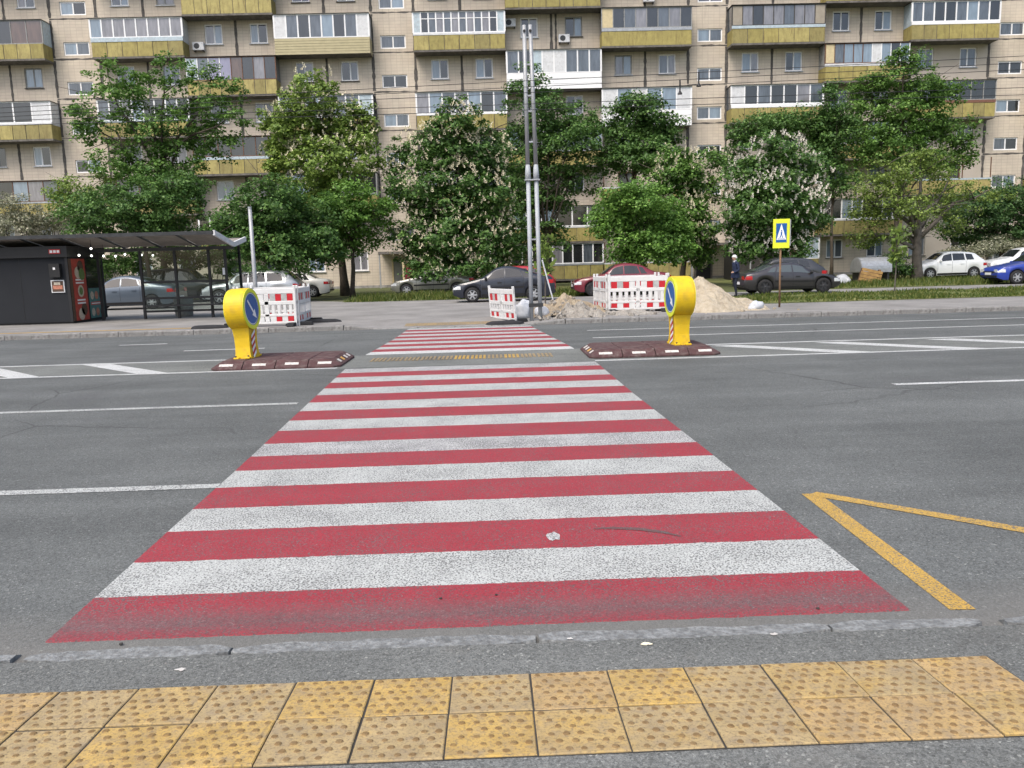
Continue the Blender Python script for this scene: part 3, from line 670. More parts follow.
# windows
def frame_bars(m, x0, x1, z0, z1, y, splits, fw=.09, d=.06):
    m.box(x0, x1, y, y+d, z0, z0+fw); m.box(x0, x1, y, y+d, z1-fw, z1)
    m.box(x0, x0+fw, y, y+d, z0+fw, z1-fw); m.box(x1-fw, x1, y, y+d, z0+fw, z1-fw)
    for s in splits: m.box(s-fw/2, s+fw/2, y, y+d, z0+fw, z1-fw)
CURT = ['pane_dark', 'pane_mid', 'pane_pale', 'pane_curtain', 'pane_pale', 'pane_mid']
for i, (nm, k, wx, wz, ww, wh, typ) in enumerate(winspec):
    q = random.Random(i*13+5); y = WY+.07
    if typ == 'stair':
        m = MB(); frame_bars(m, wx, wx+ww, wz, wz+wh, y, [wx+ww*.5]); o = m.build('stair_window', 'pvc_white' if k > 1 else 'frame_grey', bld)
        for s in (0, 1):
            MB().box(wx+.06+s*ww*.5, wx+ww*.5+s*(ww*.5)-.06, y+.02, y+.035, wz+.06, wz+wh-.06).build('window_pane', q.choice(['pane_mid', 'pane_mid', 'pane_pale', 'pane_dark']), o)
        continue
    if typ == 'flat':
        sp = wx+ww*q.choice([.5, .46, .54]); fm = q.choice(['pvc_white']*5+['frame_grey'])
        m = MB(); frame_bars(m, wx, wx+ww, wz, wz+wh, y, [sp]); o = m.build('window', fm, bld)
        MB().box(wx-.06, wx+ww+.06, WY-.09, WY+.12, wz-.06, wz-.005).build('window_sill', q.choice(['metal_galv', 'frame_dark', 'metal_galv']), o)
        # open casements seen on a few windows
        pm = [q.choice(CURT), q.choice(CURT)]
        if (nm, k) in (('C', 5), ('E', 6), ('H', 6)): pm[0] = 'pane_dark'
        if (nm, k) in (('D', 5),): pm = ['pane_pale', 'pane_dark']
        MB().box(wx+.06, sp-.03, y+.02, y+.035, wz+.06, wz+wh-.06).build('window_pane', pm[0], o)
        MB().box(sp+.03, wx+ww-.06, y+.02, y+.035, wz+.06, wz+wh-.06).build('window_pane', pm[1], o)
    else:
        m = MB(); m.box(wx, wx+ww, y, y+.05, wz, wz+wh, 'pane_dark'); frame_bars(m, wx, wx+ww, wz, wz+wh, y-.04, [])
        m.mi = [0]*6+[1]*(len(m.f)-6); m.mats = ['pane_dark', 'frame_brown']; m.build('balcony_door', None, bld)
# balconies: style = (frame colour, [(x fraction from, to, kind)], sill band, parapet style)
ST = {
 ('A', 6): dict(fr='frame_grey', n=6, panes=['pane_dark', 'pane_dark', 'pane_mid', 'pane_dark', 'pane_brown', 'pane_brown'], band=None, side='sheet_blue_pale'),
 ('A', 4): dict(fr='pvc_white', n=5, panes=['pane_mid', 'pane_dark', 'pane_dark', 'pane_dark', 'sheet_white'], band='sheet_white', side='sheet_white'),
 ('B', 6): dict(fr='pvc_white', n=8, panes=['pane_pale']+['pane_curtain']*7, band='sheet_blue_pale', bh=.28, side='sheet_white'),
 ('K', 5): dict(fr='frame_brown', n=8, panes=['sheet_blue_pale', 'pane_mid', 'pane_lilac', 'pane_lilac', 'pane_brown', 'pane_dark', 'pane_curtain', 'pane_dark'], band=None, wf=4),
 ('K', 3): dict(fr='frame_brown', n=7, panes=['pane_dark']*7, band='sheet_blue_pale', bh=.2),  # dark panes paint the shade inside an open, unglazed balcony
 ('C', 6): dict(fr='pvc_white', n=8, panes=['sheet_white', 'pane_mid', 'pane_dark', 'pane_mid', 'pane_pale', 'pane_dark', 'pane_mid', 'sheet_white'], band=None, par='siding_cream'),
 ('C', 4): dict(fr='pvc_white', n=7, panes=['pane_mid', 'pane_dark', 'pane_pale', 'pane_dark', 'pane_mid', 'pane_mid', 'sheet_blue_pale'], band='sheet_white'),
 ('D', 6): dict(fr='pvc_white', n=12, panes=['sheet_blue_pale']+['pane_dark', 'pane_mid', 'pane_curtain', 'pane_mid', 'pane_curtain', 'pane_mid', 'pane_curtain', 'pane_mid', 'pane_curtain', 'pane_dark']+['sheet_blue_pale'], band='sheet_white', transom=True),
 ('D', 4): dict(fr='pvc_white', n=7, panes=['pane_curtain', 'pane_pale', 'pane_mid', 'pane_curtain', 'pane_pale', 'pane_dark', 'pane_mid'], band='pvc_white', bh=.12),
 ('E', 5): dict(fr='pvc_white', n=8, panes=['pane_mid', 'pane_dark', 'sheet_blue_pale', 'sheet_white', 'sheet_white', 'pane_mid', 'pane_mid', 'pane_mid'], band=None, par='siding_white'),
 ('F', 6): dict(fr='frame_grey', n=8, panes=['panel_cream', 'pane_dark', 'pane_mid', 'pane_curtain', 'pane_dark', 'pane_mid', 'pane_curtain', 'pane_dark'], band='metal_galv', bh=.2, par='yellow_long'),
 ('F', 4): dict(fr='pvc_white', n=6, panes=['sheet_white', 'pane_pale', 'sheet_white', 'pane_pale', 'pane_pale', 'sheet_white'], band=None, par='siding_white'),
 ('G', 6): dict(fr='frame_dark', n=9, panes=['siding_beige', 'pane_curtain', 'pane_dark', 'pane_curtain', 'pane_curtain', 'pane_mid', 'pane_curtain', 'pane_curtain', 'siding_beige'], band='sheet_blue_pale', bh=.2),
 ('G', 4): dict(fr='pvc_white', n=7, panes=['sheet_white', 'pane_dark', 'pane_mid', 'pane_dark', 'pane_dark', 'pane_curtain', 'pane_mid'], band='pvc_white', bh=.22),
 ('H', 5): dict(fr='frame_brown', n=9, panes=['panel_cream', 'pane_mid', 'pane_pale', 'pane_pale', 'pane_pale', 'sheet_white', 'pane_pale', 'pane_dark', 'pane_pale'], band='sheet_white', bh=.2, wf=-4),
 ('I', 6): dict(fr='pvc_white', n=8, panes=['pane_mid', 'pane_mid', 'pane_dark', 'pane_dark', 'pane_mid', 'pane_pale', 'pane_mid', 'pane_dark'], band='pvc_white', bh=.2, side='sheet_blue_pale'),
 ('I', 4): dict(fr='frame_grey', n=7, panes=['pane_dark', 'pane_mid', 'pane_dark', 'pane_mid', 'pane_dark', 'pane_dark', 'pane_dark'], band='brick_brown', bh=.2),
 ('E', 0): dict(fr='pvc_white', n=9, panes=['pane_dark', 'pane_brown', 'pane_dark', 'pane_dark', 'pane_curtain', 'pane_dark', 'pane_dark', 'pane_mid', 'pane_dark'], band='metal_galv'),
 ('G', 0): dict(fr='pvc_white', n=6, panes=['pane_dark', 'pane_mid', 'pane_mid', 'pane_dark', 'pane_brown', 'sheet_blue_pale'], band=None),
 ('G', 2): dict(fr='pvc_white', n=6, panes=['pane_dark', 'pane_mid', 'pane_dark', 'pane_pale', 'pane_mid', 'pane_dark'], band='pvc_white', bh=.1, par='siding_beige'),
}
def balcony(nm, x0, x1, k):
    q = random.Random(hash_(nm)*31+k); st = ST.get((nm, k), {})
    zb = fz(k); det = k in DETAIL or (nm, k) in ST
    x0 += .04; x1 -= .04
    if nm == 'A' and k in (4, 6): x0 += 0
    m = MB(); m.box(x0-.02, x1+.02, BY-.03, WY-.01, zb-.14, zb-.005)
    o = m.build('balcony', 'concrete_slab', bld)
    pt = zb+.97; par = st.get('par', 'yellow')
    if par.startswith('yellow'):
        n = 1 if par == 'yellow_long' else q.choice([6, 7, 7, 8]); w_ = (x1-x0)/n
        joint = None if det else MB()
        for i in range(n):
            mm = MB() if det else joint
            mm.box(x0+i*w_+.022, x0+(i+1)*w_-.022, BY-.035+q.uniform(-.012, .012), BY-.005, zb+.0, pt+q.uniform(-.015, .015))
            if det: mm.build('parapet_panel', 'parapet_yellow_%s' % q.choice('aabcd'), o)
        if joint: tag(joint.build('parapet_panels', 'parapet_yellow_%s' % q.choice('abcd'), o), kind='stuff')
        for xa in (x0, x1-.03): MB().box(xa, xa+.03, BY+.002, WY-.012, zb, pt).build('parapet_side', 'parapet_yellow_b', o)
    else:
        mat = {'siding_cream': 'siding_cream', 'siding_white': 'pvc_white', 'siding_beige': 'siding_beige'}[par]
        nb = 3 if par == 'siding_white' else 6; hh = (pt-zb+.12)/nb
        for i in range(nb):
            m = MB(); z_ = zb-.12+i*hh; m.prism([(BY-.045, z_), (BY-.03, z_+hh-.004), (BY-.005, z_+hh-.004), (BY-.005, z_)], 'x', x0-.03, x1+.03); m.build('siding_board', mat, o)
        for xa in (x0-.03, x1): MB().box(xa, xa+.03, BY+.002, WY-.012, zb-.1, pt).build('parapet_side', mat, o)
    # dark backing so no light leaks through the panel gaps
    m = MB(); m.box(x0+.03, x1-.03, BY, BY+.02, zb, pt-.02); m.build('parapet_core', 'concrete_slab', o)
    open_ = (not st) and q.random() < .22
    bh = st.get('bh', .14) if st.get('band', 'x') else 0.0
    if not st: bh = .12
    zt = zb+FH-.16; z1 = pt+bh+.01
    if bh:
        m = MB(); m.box(x0-.015, x1+.015, BY-.05, BY+.03, pt+.016, z1); m.build('sill_band', st.get('band') or q.choice(['sheet_white', 'metal_galv', 'sheet_blue_pale']), o)
    if open_:
        for xx in np.linspace(x0+.03, x1-.03, 4): MB().box(xx-.03, xx+.03, BY, BY+.05, z1, zt).build('balcony_post', 'frame_brown', o)
        return
    n = st.get('n', q.choice([6, 7, 8])); fr = st.get('fr', q.choice(['pvc_white', 'pvc_white', 'frame_grey', 'frame_brown'])); wf = st.get('wf', 0)
    panes = st.get('panes') or [q.choice(['pane_dark', 'pane_mid', 'pane_dark', 'pane_curtain', 'pane_pale']) for _ in range(n)]
    w_ = (x1-x0)/n; fw = .095 if fr == 'pvc_white' else .055
    m = MB(); m2 = MB()
    white = lambda i: fr == 'pvc_white' or (wf > 0 and i < wf) or (wf < 0 and i >= n+wf)
    for i in range(n+1):
        f_ = fw*1.25 if i in (0, n) else fw
        (m2 if (wf and white(min(i, n-1))) else m).box(x0+i*w_-f_/2, x0+i*w_+f_/2, BY-.02, BY+.05, z1+.06, zt-.06)
    m.box(x0-.03, x1+.03, BY-.022, BY+.052, z1, z1+.06); m.box(x0-.03, x1+.03, BY-.022, BY+.052, zt-.06, zt)
    if st.get('transom'): m.box(x0+w_, x1-w_, BY-.018, BY+.04, zt-.5, zt-.45)
    fo = m.build('glazing_frame', fr, o)
    if m2.v: m2.build('glazing_frame', 'pvc_white', o)
    joint = {}
    for i in range(n):
        mm = MB() if det else joint.setdefault(panes[i], MB())
        solid = panes[i] in ('sheet_white', 'sheet_blue_pale', 'panel_cream', 'siding_beige')
        mm.box(x0+i*w_+fw/2, x0+(i+1)*w_-fw/2, BY-(.004 if solid else -.01), BY+.03, z1+.062, zt-.062)
        if det: mm.build('balcony_panel' if solid else 'balcony_pane', panes[i], o)
    for mt_, mm in joint.items(): tag(mm.build('balcony_panes', mt_, o), kind='stuff')
    sd = st.get('side', q.choice(['pane_mid', 'frame_grey', 'sheet_white']))
    for xa in (x0, x1-.04): MB().box(xa, xa+.04, BY+.056, WY-.012, pt+.01, zt).build('glazing_side', sd, o)
    m = MB(); m.box(x0-.06, x1+.06, BY-.1, WY-.012, zt+.004, zt+.03); m.build('drip_edge', 'frame_dark', o)
def hash_(s): return sum(ord(ch)*(i+3) for i, ch in enumerate(s))
for nm, x0, x1, par in COLS:
    for k in range(NF):
        if (k % 2 == par and k > 0) or (k == 0 and nm in GB): balcony(nm, x0, x1, k)
# air conditioners hung on the facade
for k, (x, z, lab) in enumerate([(-20.35, 17.35, 'small air conditioner below the window left of the cream balcony'), (5.85, 17.35, 'white air conditioner under the window above white balcony boards'), (1.98, 18.5, 'air conditioner beside the window behind the steel pole top'), (12.0, 20.0, 'air conditioner at the top edge above the long yellow parapet')]):
    e = empty('air_conditioner', (x, WY, z), 0, lab, 'air conditioner')
    bevel(MB().box(-.4, .4, -.36, -.04, 0, .55).build('casing', 'sheet_white', e), .02, 2)
    mm = MB(); vs = [(-.1+.2*math.cos(a), -.365, .28+.2*math.sin(a)) for a in np.linspace(0, 6.283, 17)[:-1]]; mm.add(vs, [tuple(range(16))]); mm.build('fan_grille', 'metal_dark', e)
    for sx in (-.31, .31): MB().box(sx-.03, sx+.03, -.3, -.002, -.08, -.004).build('bracket', 'metal_dark', e)
# entrances in the stair bays
for a, c, wx in STAIRS:
    xm = (a+c)/2; e = empty('entrance_door', (xm-.2, WY-.4, G), 0, {-30.75: 'dark entrance under canopy far left behind the kiosk', -8.0: 'grey metal entrance door under a small canopy beside the crimson door', 14.92: 'dark open entrance with canopy behind the old man', 37.2: 'entrance at the far right behind evergreen foliage'}[a], 'door')
    dm = 'door_grey' if a != 14.92 else 'kiosk_black'  # black leaf paints the dark inside the open entrance
    m = MB(); m.box(-.55, .55, .3, .36, 0, 2.05); m.build('door_leaf', dm, e)
    MB().box(-.68, -.55, .26, .39, 0, 2.15).box(.55, .68, .26, .39, 0, 2.15).box(-.55, .55, .26, .39, 2.05, 2.15).build('door_frame', 'panel_cream' if a == -8.0 else 'concrete_slab', e)
    MB().box(-1.4, 1.5, -1.6, .39, 2.45, 2.62).build('canopy', 'concrete_slab', e)
    MB().box(-1.38, -1.28, -1.55, -1.45, 0, 2.45).build('canopy_post', 'metal_grey', e)
    MB().box(.3, .34, .26, .3, .95, 1.15).build('handle', 'metal_dark', e)
e = empty('cellar_door', (-5.6, WY-2.2, G), 0, 'crimson metal door beside the grey entrance, left of the flowering chestnut', 'door')
MB().box(-.6, .6, 0, .05, .0, 1.6).build('door_leaf', 'door_crimson', e); MB().box(-.75, -.6, -.03, 2.15, 0, 1.8).box(.6, .75, -.03, 2.15, 0, 1.8).box(-.75, .75, -.03, 2.15, 1.8, 1.92).build('surround', 'panel_cream', e)
m = MB(); m.tube([(.45, -.03, .8), (.45, -.03, 1.0)], .015, n=6).build('handle', 'metal_dark', e)
# ------------------------------------------------------------------ bus shelter and kiosk
SX0, SX1 = -19.5, -8.62
sh = empty('bus_shelter', (-12, 28, G), 0, 'dark framed glass bus shelter with butterfly roof beside the kiosk', 'bus shelter')
def loc(o, p): return (p[0]+12, p[1]-28, p[2]-G)
def B(m, x0, x1, y0, y1, z0, z1, mat=None): m.box(x0+12, x1+12, y0-28, y1-28, z0-G, z1-G, mat)
YF, YV, YR = 26.2, 28.05, 29.4; ZF, ZV, ZR = 2.88, 2.56, 2.78
n = 9; w_ = (SX1-SX0)/n
for i in range(n):
    x0 = SX0+i*w_+.03; x1 = SX0+(i+1)*w_-.03
    for (ya, za), (yb, zb) in (((YF, ZF), (YV-.04, ZV)), ((YV+.04, ZV), (YR, ZR))):
        m = MB(); m.add([(x+12, y-28, z-G) for x, y, z in ((x0, ya, za), (x1, ya, za), (x1, yb, zb), (x0, yb, zb), (x0, ya, za+.025), (x1, ya, za+.025), (x1, yb, zb+.025), (x0, yb, zb+.025))], [(0, 3, 2, 1), (4, 5, 6, 7), (0, 1, 5, 4), (1, 2, 6, 5), (2, 3, 7, 6), (3, 0, 4, 7)]); m.build('roof_panel', 'roof_sheet', sh)
m = MB()
for i in range(n+1):
    x = SX0+i*w_
    for (ya, za), (yb, zb) in (((YF, ZF), (YV, ZV)), ((YV, ZV), (YR, ZR))):
        if i == n: continue
        m.tube([(x+12, ya-28, za-G-.03), (x+12, yb-28, zb-G-.03)], .035, n=4)
B(m, SX0, SX1, YF-.05, YF, ZF-.06, ZF+.05); B(m, SX0, SX1, YR, YR+.05, ZR-.05, ZR+.05); B(m, SX0, SX1, YV-.06, YV+.06, ZV-.16, ZV-.05)
m.build('roof_beam', 'metal_dark', sh)
m = MB()
for (ya, za), (yb, zb) in (((YF-.05, ZF), (YV, ZV)), ((YV, ZV), (YR+.05, ZR))):
    m.add([(x+12, y-28, z-G) for x, y, z in ((SX1-.02, ya, za-.09), (SX1-.02, yb, zb-.09), (SX1-.02, yb, zb+.07), (SX1-.02, ya, za+.07), (SX1+.05, ya, za-.09), (SX1+.05, yb, zb-.09), (SX1+.05, yb, zb+.07), (SX1+.05, ya, za+.07))], [(0, 1, 2, 3), (4, 7, 6, 5), (0, 4, 5, 1), (3, 2, 6, 7), (0, 3, 7, 4), (1, 5, 6, 2)])
m.build('roof_edge', 'sheet_white', sh)
for i, x in enumerate((-11.75, -10.6, -9.47, -8.92)):
    m = MB(); B(m, x-.04, x+.04, YV-.04, YV+.04, G, ZV-.16); m.build('post', 'kiosk_black', sh)
m = MB(); B(m, -8.96, -8.88, 29.6, 29.68, G, 2.7); m.build('post', 'kiosk_black', sh)
m = MB(); B(m, -13.2, -13.12, YV-.04, YV+.04, G, ZV-.16); m.build('post', 'kiosk_black', sh)
m = MB()
for z in (.38, .82, 1.36): B(m, -11.71, -8.96, YV-.03, YV+.03, z-.035, z+.035)
m.build('rail', 'kiosk_black', sh)
for a, c in ((-11.71, -10.64), (-10.56, -9.51), (-9.43, -8.96)):
    m = MB(); B(m, a, c, YV-.006, YV+.006, .42, ZV-.17); m.build('glass_pane', 'shelter_glass', sh)
m = MB(); B(m, -8.926, -8.914, YV+.05, 29.6, .3, 2.45); m.build('glass_pane', 'shelter_glass', sh)
m = MB(); B(m, -11.6, -9.1, 27.7, 28.0, .55, .6); m.build('bench_seat', 'kiosk_black', sh)
m = MB(); B(m, -9.02, -8.94, YV-.055, YV-.045, 1.55, 1.78); m.build('notice', 'sheet_white', sh)
# string of lit bulbs under the roof
for k, (x, y, z) in enumerate([(-13.2, 26.9, 2.3), (-12.95, 27.2, 2.28), (-12.7, 27.5, 2.27), (-12.45, 27.8, 2.26), (-12.35, 28.3, 2.32), (-12.75, 26.8, 2.5), (-12.0, 28.8, 2.3), (-11.7, 29.0, 2.28)]):
    e = empty('bulb_lamp', (x, y, z), 0, ['first', 'second', 'third', 'fourth', 'fifth', 'raised', 'seventh', 'eighth'][k]+' small lit bulb from the kiosk under the shelter roof', 'lamp', 'string of lit bulbs by the kiosk')
    MB().sphere((0, 0, 0), .034, n=10, k=8).build('bulb', 'bulb_light', e); MB().tube([(0, 0, .04), (0, 0, .1)], .018, n=6).build('socket', 'trim_black', e); MB().tube([(0, 0, .1), (0, 0, (ZF-.05 if y < 26.9 else ZV)-z+.1)], .005, n=4).build('cord', 'trim_black', e)
ki = empty('food_kiosk', (-15.88, 27.8, G), 0, 'dark grey food kiosk at the left edge under the shelter roof', 'kiosk')
def K(x0, x1, y0, y1, z0, z1, nm, mat, par=None):
    o = MB().box(x0+16, x1+16, y0-27.8, y1-27.8, z0-G, z1-G).build(nm, mat, par or ki); return o
K(-19.4, -13.62, 26.72, 29.1, G+.06, 2.25, 'body', 'kiosk_grey'); K(-19.4, -13.66, 26.78, 29.05, G-.02, G+.058, 'base', 'kiosk_black'); K(-19.42, -13.55, 26.6, 29.15, 2.254, 2.6, 'fascia', 'kiosk_black')
for x in (-18.6, -17.45, -16.3, -15.15): K(x-.006, x+.006, 26.714, 26.719, G+.08, 2.24, 'panel_joint', 'kiosk_black')
for x in (-13.66,): K(x-.03, x+.05, 26.69, 26.715, G+.06, 2.25, 'corner_trim', 'kiosk_black')
lb = K(-14.1, -13.75, 26.58, 26.597, 2.36, 2.5, 'small_sign', 'sign_red'); 
for i in range(3): K(-14.07+.11*i, -13.99+.11*i, 26.575, 26.579, 2.39, 2.47, 'letter', 'sign_white', lb)
bx_ = K(-14.15, -13.82, 26.56, 26.716, 1.62, 2.05, 'meter_box', 'trim_black'); K(-14.02, -13.95, 26.555, 26.559, 1.86, 1.93, 'indicator', 'sign_white', bx_)
pf = K(-14.2, -13.78, 26.69, 26.716, 1.13, 1.53, 'picture_frame', 'sheet_white'); K(-14.17, -13.81, 26.684, 26.689, 1.16, 1.5, 'picture', 'food_dark', pf); K(-14.14, -13.84, 26.679, 26.683, 1.24, 1.36, 'print', 'meat', pf); K(-14.1, -13.9, 26.677, 26.6785, 1.38, 1.46, 'print', 'food_pale', pf)
# posters and window on the side that faces the shelter
def side(y0, y1, z0, z1, nm, mat, off, par=None): return K(-13.62+off, -13.614+off, y0, y1, z0, z1, nm, mat, par)
side(26.74, 26.92, .2, 2.2, 'poster', 'food_dark', .002)
pr = side(26.93, 27.8, .2, 2.2, 'poster', 'poster_red', .002)
for z, mt_, dy in ((1.95, 'food_dark', .1), (1.75, 'food_pale', -.1), (1.15, 'food_pale', 0), (.55, 'food_dark', .12), (.4, 'food_pale', -.08), (1.7, 'food_green', .15)):
    MB().add([(2.391+.003*(mt_ == 'food_green'), -.42+dy+.2*math.cos(a), z-G+.2*math.sin(a)) for a in np.linspace(0, 6.283, 17)[:-1]], [tuple(range(16))]).build('dish_print', mt_, pr)
MB().add([(2.395, -.42+.12*math.cos(a), 1.15-G+.13*math.sin(a)) for a in np.linspace(0, 6.283, 17)[:-1]], [tuple(range(16))]).build('dish_print', 'food_green', pr)
for z in (1.52, 1.42, .86, .76): side(27.1, 27.62, z-.025, z+.025, 'text_line', 'sign_white', .006, pr)
side(27.85, 28.95, 1.25, 2.2, 'serving_window', 'pane_dark', .002)
pt_ = side(27.9, 28.9, .22, 1.22, 'poster', 'poster_teal', .002)
for z in (.98, .42):
    for j in range(3): MB().add([(2.391, 27.9-27.8+.2+.3*j+.12*math.cos(a), z-G+.14*math.sin(a)) for a in np.linspace(0, 6.283, 13)[:-1]], [tuple(range(12))]).build('dish_print', ['food_pale', 'meat', 'food_dark'][j], pt_)
side(27.98, 28.82, .66, .76, 'text_line', 'sign_red', .006, pt_); side(28.02, 28.78, .69, .73, 'text_line', 'sign_white', .0085, pt_)
ac = empty('roof_unit', (-17.2, 27.6, 2.72), 0, 'small grey box unit on the kiosk roof at the left edge', 'ventilation unit')
bevel(MB().box(-.75, .75, -.3, .3, 0, .42).build('casing', 'metal_galv', ac), .03, 2); MB().box(-.7, .35, -.31, -.302, .08, .36).build('grille', 'metal_dark', ac)
lb = empty('litter_bin', (-10.9, 29.3, G), 0, 'round grey concrete litter bin behind the shelter glass', 'bin')
MB().tube([(0, 0, 0), (0, 0, .06), (0, 0, .62), (0, 0, .66)], [.27, .3, .33, .3], n=20).build('bowl', 'plinth_grey', lb, smooth=False); MB().tube([(0, 0, .661), (0, 0, .68)], .25, n=16).build('liner', 'trim_black', lb)

# ------------------------------------------------------------------ poles, sign, wires
e = empty('lamp_post', (-7.22, 25.4, G), 0, 'slim grey steel post rising behind the left barriers', 'post')
MB().tube([(0, 0, 0), (0, 0, 1.2), (0, 0, 3.4)], [.07, .065, .055], n=12).build('shaft', 'metal_grey', e, smooth=True); MB().tube([(0, 0, 3.4), (0, 0, 3.45)], .06, n=12).build('cap', 'metal_galv', e); MB().tube([(0, 0, 0), (0, 0, .12)], .11, n=12).build('base_plate', 'metal_dark', e)
e = empty('twin_pole', (1.24, 22.75, 0), 0, 'tall twin steel tube pole with rungs at the far kerb', 'pole')
for s in (-1, 1):
    MB().tube([(s*.125, 0, 0), (-.02+s*.11, 0, 3.9)], .058, n=12).build('lower_tube', 'pole_light', e, smooth=True)
    MB().tube([(-.02+s*.11, 0, 3.9), (-.021+s*.11, 0, 4.08), (-.022+s*.11, 0, 4.3)], [.08, .078, .056], n=12).build('collar', 'pole_light', e, smooth=True)
    MB().tube([(-.022+s*.11, 0, 4.3), (-.062+s*.08, 0, 7.9)], [.057, .052], n=12).build('upper_tube', 'metal_grey', e, smooth=True)
    MB().tube([(-.062+s*.08, -.056, 7.74), (-.062+s*.08, -.066, 7.74)], .04, n=10).build('cap', 'trim_black', e)
MB().box(-.23, .19, -.095, .095, 3.88, 3.91).build('flange', 'metal_galv', e)
for z in (.75, 2.3, 4.9, 5.7, 6.1, 6.9): MB().box(-.02-.04*z/7.9-.08, -.02-.04*z/7.9+.08, -.03, .03, z-.02, z+.02).build('rung', 'metal_galv', e)
for z in (.5,): MB().box(-.2, .2, -.12, -.08, z-.05, z+.05).build('clamp', 'metal_dark', e)
e = empty('crossing_sign', (8.74, 24.6, G), R(-8), 'yellow framed blue pedestrian crossing sign on a thin post', 'road sign')
MB().tube([(0, 0, 0), (0, 0, 1.8)], .03, n=10).build('post', 'wood_dark', e, smooth=True); MB().tube([(0, 0, 1.8), (0, 0, 2.6)], .026, n=10).build('post', 'metal_galv', e, smooth=True)
SZ0, SZ1 = 1.77, 2.63
bd = MB().box(-.24, .24, -.07, -.045, SZ0, SZ1).build('board', 'sign_lime', e)
MB().box(-.155, .155, -.077, -.072, SZ0+.17, SZ1-.13).build('blue_field', 'sign_blue', bd)
tri = [(-.14, SZ0+.25), (.14, SZ0+.25), (0, SZ1-.14)]
MB().add([(x, -.0795, z) for x, z in tri], [(0, 1, 2)]).build('white_triangle', 'sign_white', bd)
m = MB(); yb_ = -.081       # walking figure over zebra bars
def poly(pts): m.add([(x, yb_, z) for x, z in pts], [tuple(range(len(pts)))])
zz = SZ0+.27
m.add([(.005+.02*math.cos(a), yb_, zz+.25+.02*math.sin(a)) for a in np.linspace(0, 6.283, 11)[:-1]], [tuple(range(10))])
poly([(-.02, zz+.13), (.02, zz+.13), (.024, zz+.22), (-.016, zz+.22)]); poly([(-.016, zz+.13), (.008, zz+.13), (-.03, zz+.03), (-.055, zz+.03)]); poly([(.0, zz+.13), (.02, zz+.13), (.05, zz+.03), (.03, zz+.03)])
m.build('figure', 'sign_blue', bd)
for k in range(4): MB().add([(x, -.081, z) for x, z in ((-.11+.057*k, zz-.008), (-.085+.057*k, zz-.008), (-.075+.053*k, zz+.022), (-.095+.053*k, zz+.022))], [(0, 1, 2, 3)]).build('zebra_bar', 'sign_blue', bd)
MB().box(.245, .275, -.06, .3, SZ0+.06, SZ1-.02).build('side_board', 'metal_galv', e)
WORD = ['topmost', 'second highest', 'middle', 'second lowest', 'lowest']
for i, (za, zb_) in enumerate([(5.17, 5.756), (5.07, 5.613), (4.989, 5.469), (4.908, 5.097), (4.807, 4.952)]):
    Yw = 18.0; pts = []
    for x in range(-60, 61, 4):
        t = (x+10.16)/21.75; pts.append((x, Yw, za+(zb_-za)*t+.05*((x/17+.13*i) % 1-.5)**2))
    o = MB().tube(pts, .0065, n=5).build('overhead_wire', 'trim_black', None, smooth=True); tag(o, WORD[i]+' of the thin dark wires strung across above the street', 'wire', 'overhead wires above the road')
for k, (x, y, z0) in enumerate([(4.15, 17.95, 5.12), (4.55, 17.95, 5.27)]):
    e = empty('wire_hanger', (x, y, z0), 0, ['lower left of two black pendant insulators on the wires', 'upper right of two black pendant insulators on the wires'][k], 'insulator')
    MB().tube([(0, 0, 0), (0, 0, .02), (0, 0, .07)], [.05, .045, .018], n=10).build('bell', 'trim_black', e); MB().tube([(0, 0, .07), (0, 0, .3)], .016, n=8).build('rod', 'trim_black', e)

# ------------------------------------------------------------------ plastic site barriers
def barrier(p0, p1, label, h=1.0, tilt=0., seed=0, sign=False):
    q = random.Random(seed); d = Vector((p1[0]-p0[0], p1[1]-p0[1])); L = d.length; e = empty('site_barrier', (p0[0], p0[1], G if p0[1] > 22.2 else .0), math.atan2(d.y, d.x), label, 'barrier', 'red and white plastic site barriers')
    e.rotation_euler = (tilt, 0, math.atan2(d.y, d.x)); z0 = .07; t = .025
    m = MB(); m.box(0, L, -t, t, h-.14, h); m.box(0, L, -t, t, h-.44, h-.34); m.box(0, L, -t, t, z0, z0+.06); m.box(0, L, -t, t, z0+.2, z0+.27)
    m.box(0, .07, -t*1.2, t*1.2, 0, h+.08); m.box(L-.07, L, -t*1.2, t*1.2, 0, h+.08); m.box(L/2-.06, L/2+.06, -t, t, z0+.06, h-.14)
    bevel(m.build('frame', 'barrier_white', e), .008, 1)
    for half in (0, 1):
        xa = .09+half*(L/2+.0); xb = xa+L/2-.17; n = 4; w_ = (xb-xa)/n
        for i in range(n):
            x0 = xa+i*w_; red = (i+half) % 2 == 0
            MB().box(x0, x0+w_*.97, -t*.75, t*.75, h-.335, h-.145).build('reflector', 'barrier_red' if red else ('barrier_shade' if q.random() < .7 else 'barrier_white'), e)
            MB().box(x0, x0+w_*.97, -t*.75, t*.75, z0+.065, z0+.195).build('reflector', 'barrier_red' if red else 'barrier_white', e)
            MB().box(x0+w_*.25, x0+w_*.75, -t*.7, t*.7, z0+.275, h-.445).build('slat', 'barrier_white', e)
    for x in (.12, L-.12):
        m = MB(); m.prism([(-.38, 0), (-.34, .1), (.34, .1), (.38, 0)], 'x', x-.1, x+.1); bevel(m.build('foot', 'rubber_black', e), .015, 1)
    return e
barrier((3.5, 24.4), (5.27, 24.3), 'front panel of the barrier enclosure beside the sand heap', 1.05, 0, 1)
barrier((3.32, 26.3), (3.47, 24.46), 'left side panel of the barrier enclosure beside the sand heap', 1.05, 0, 2)
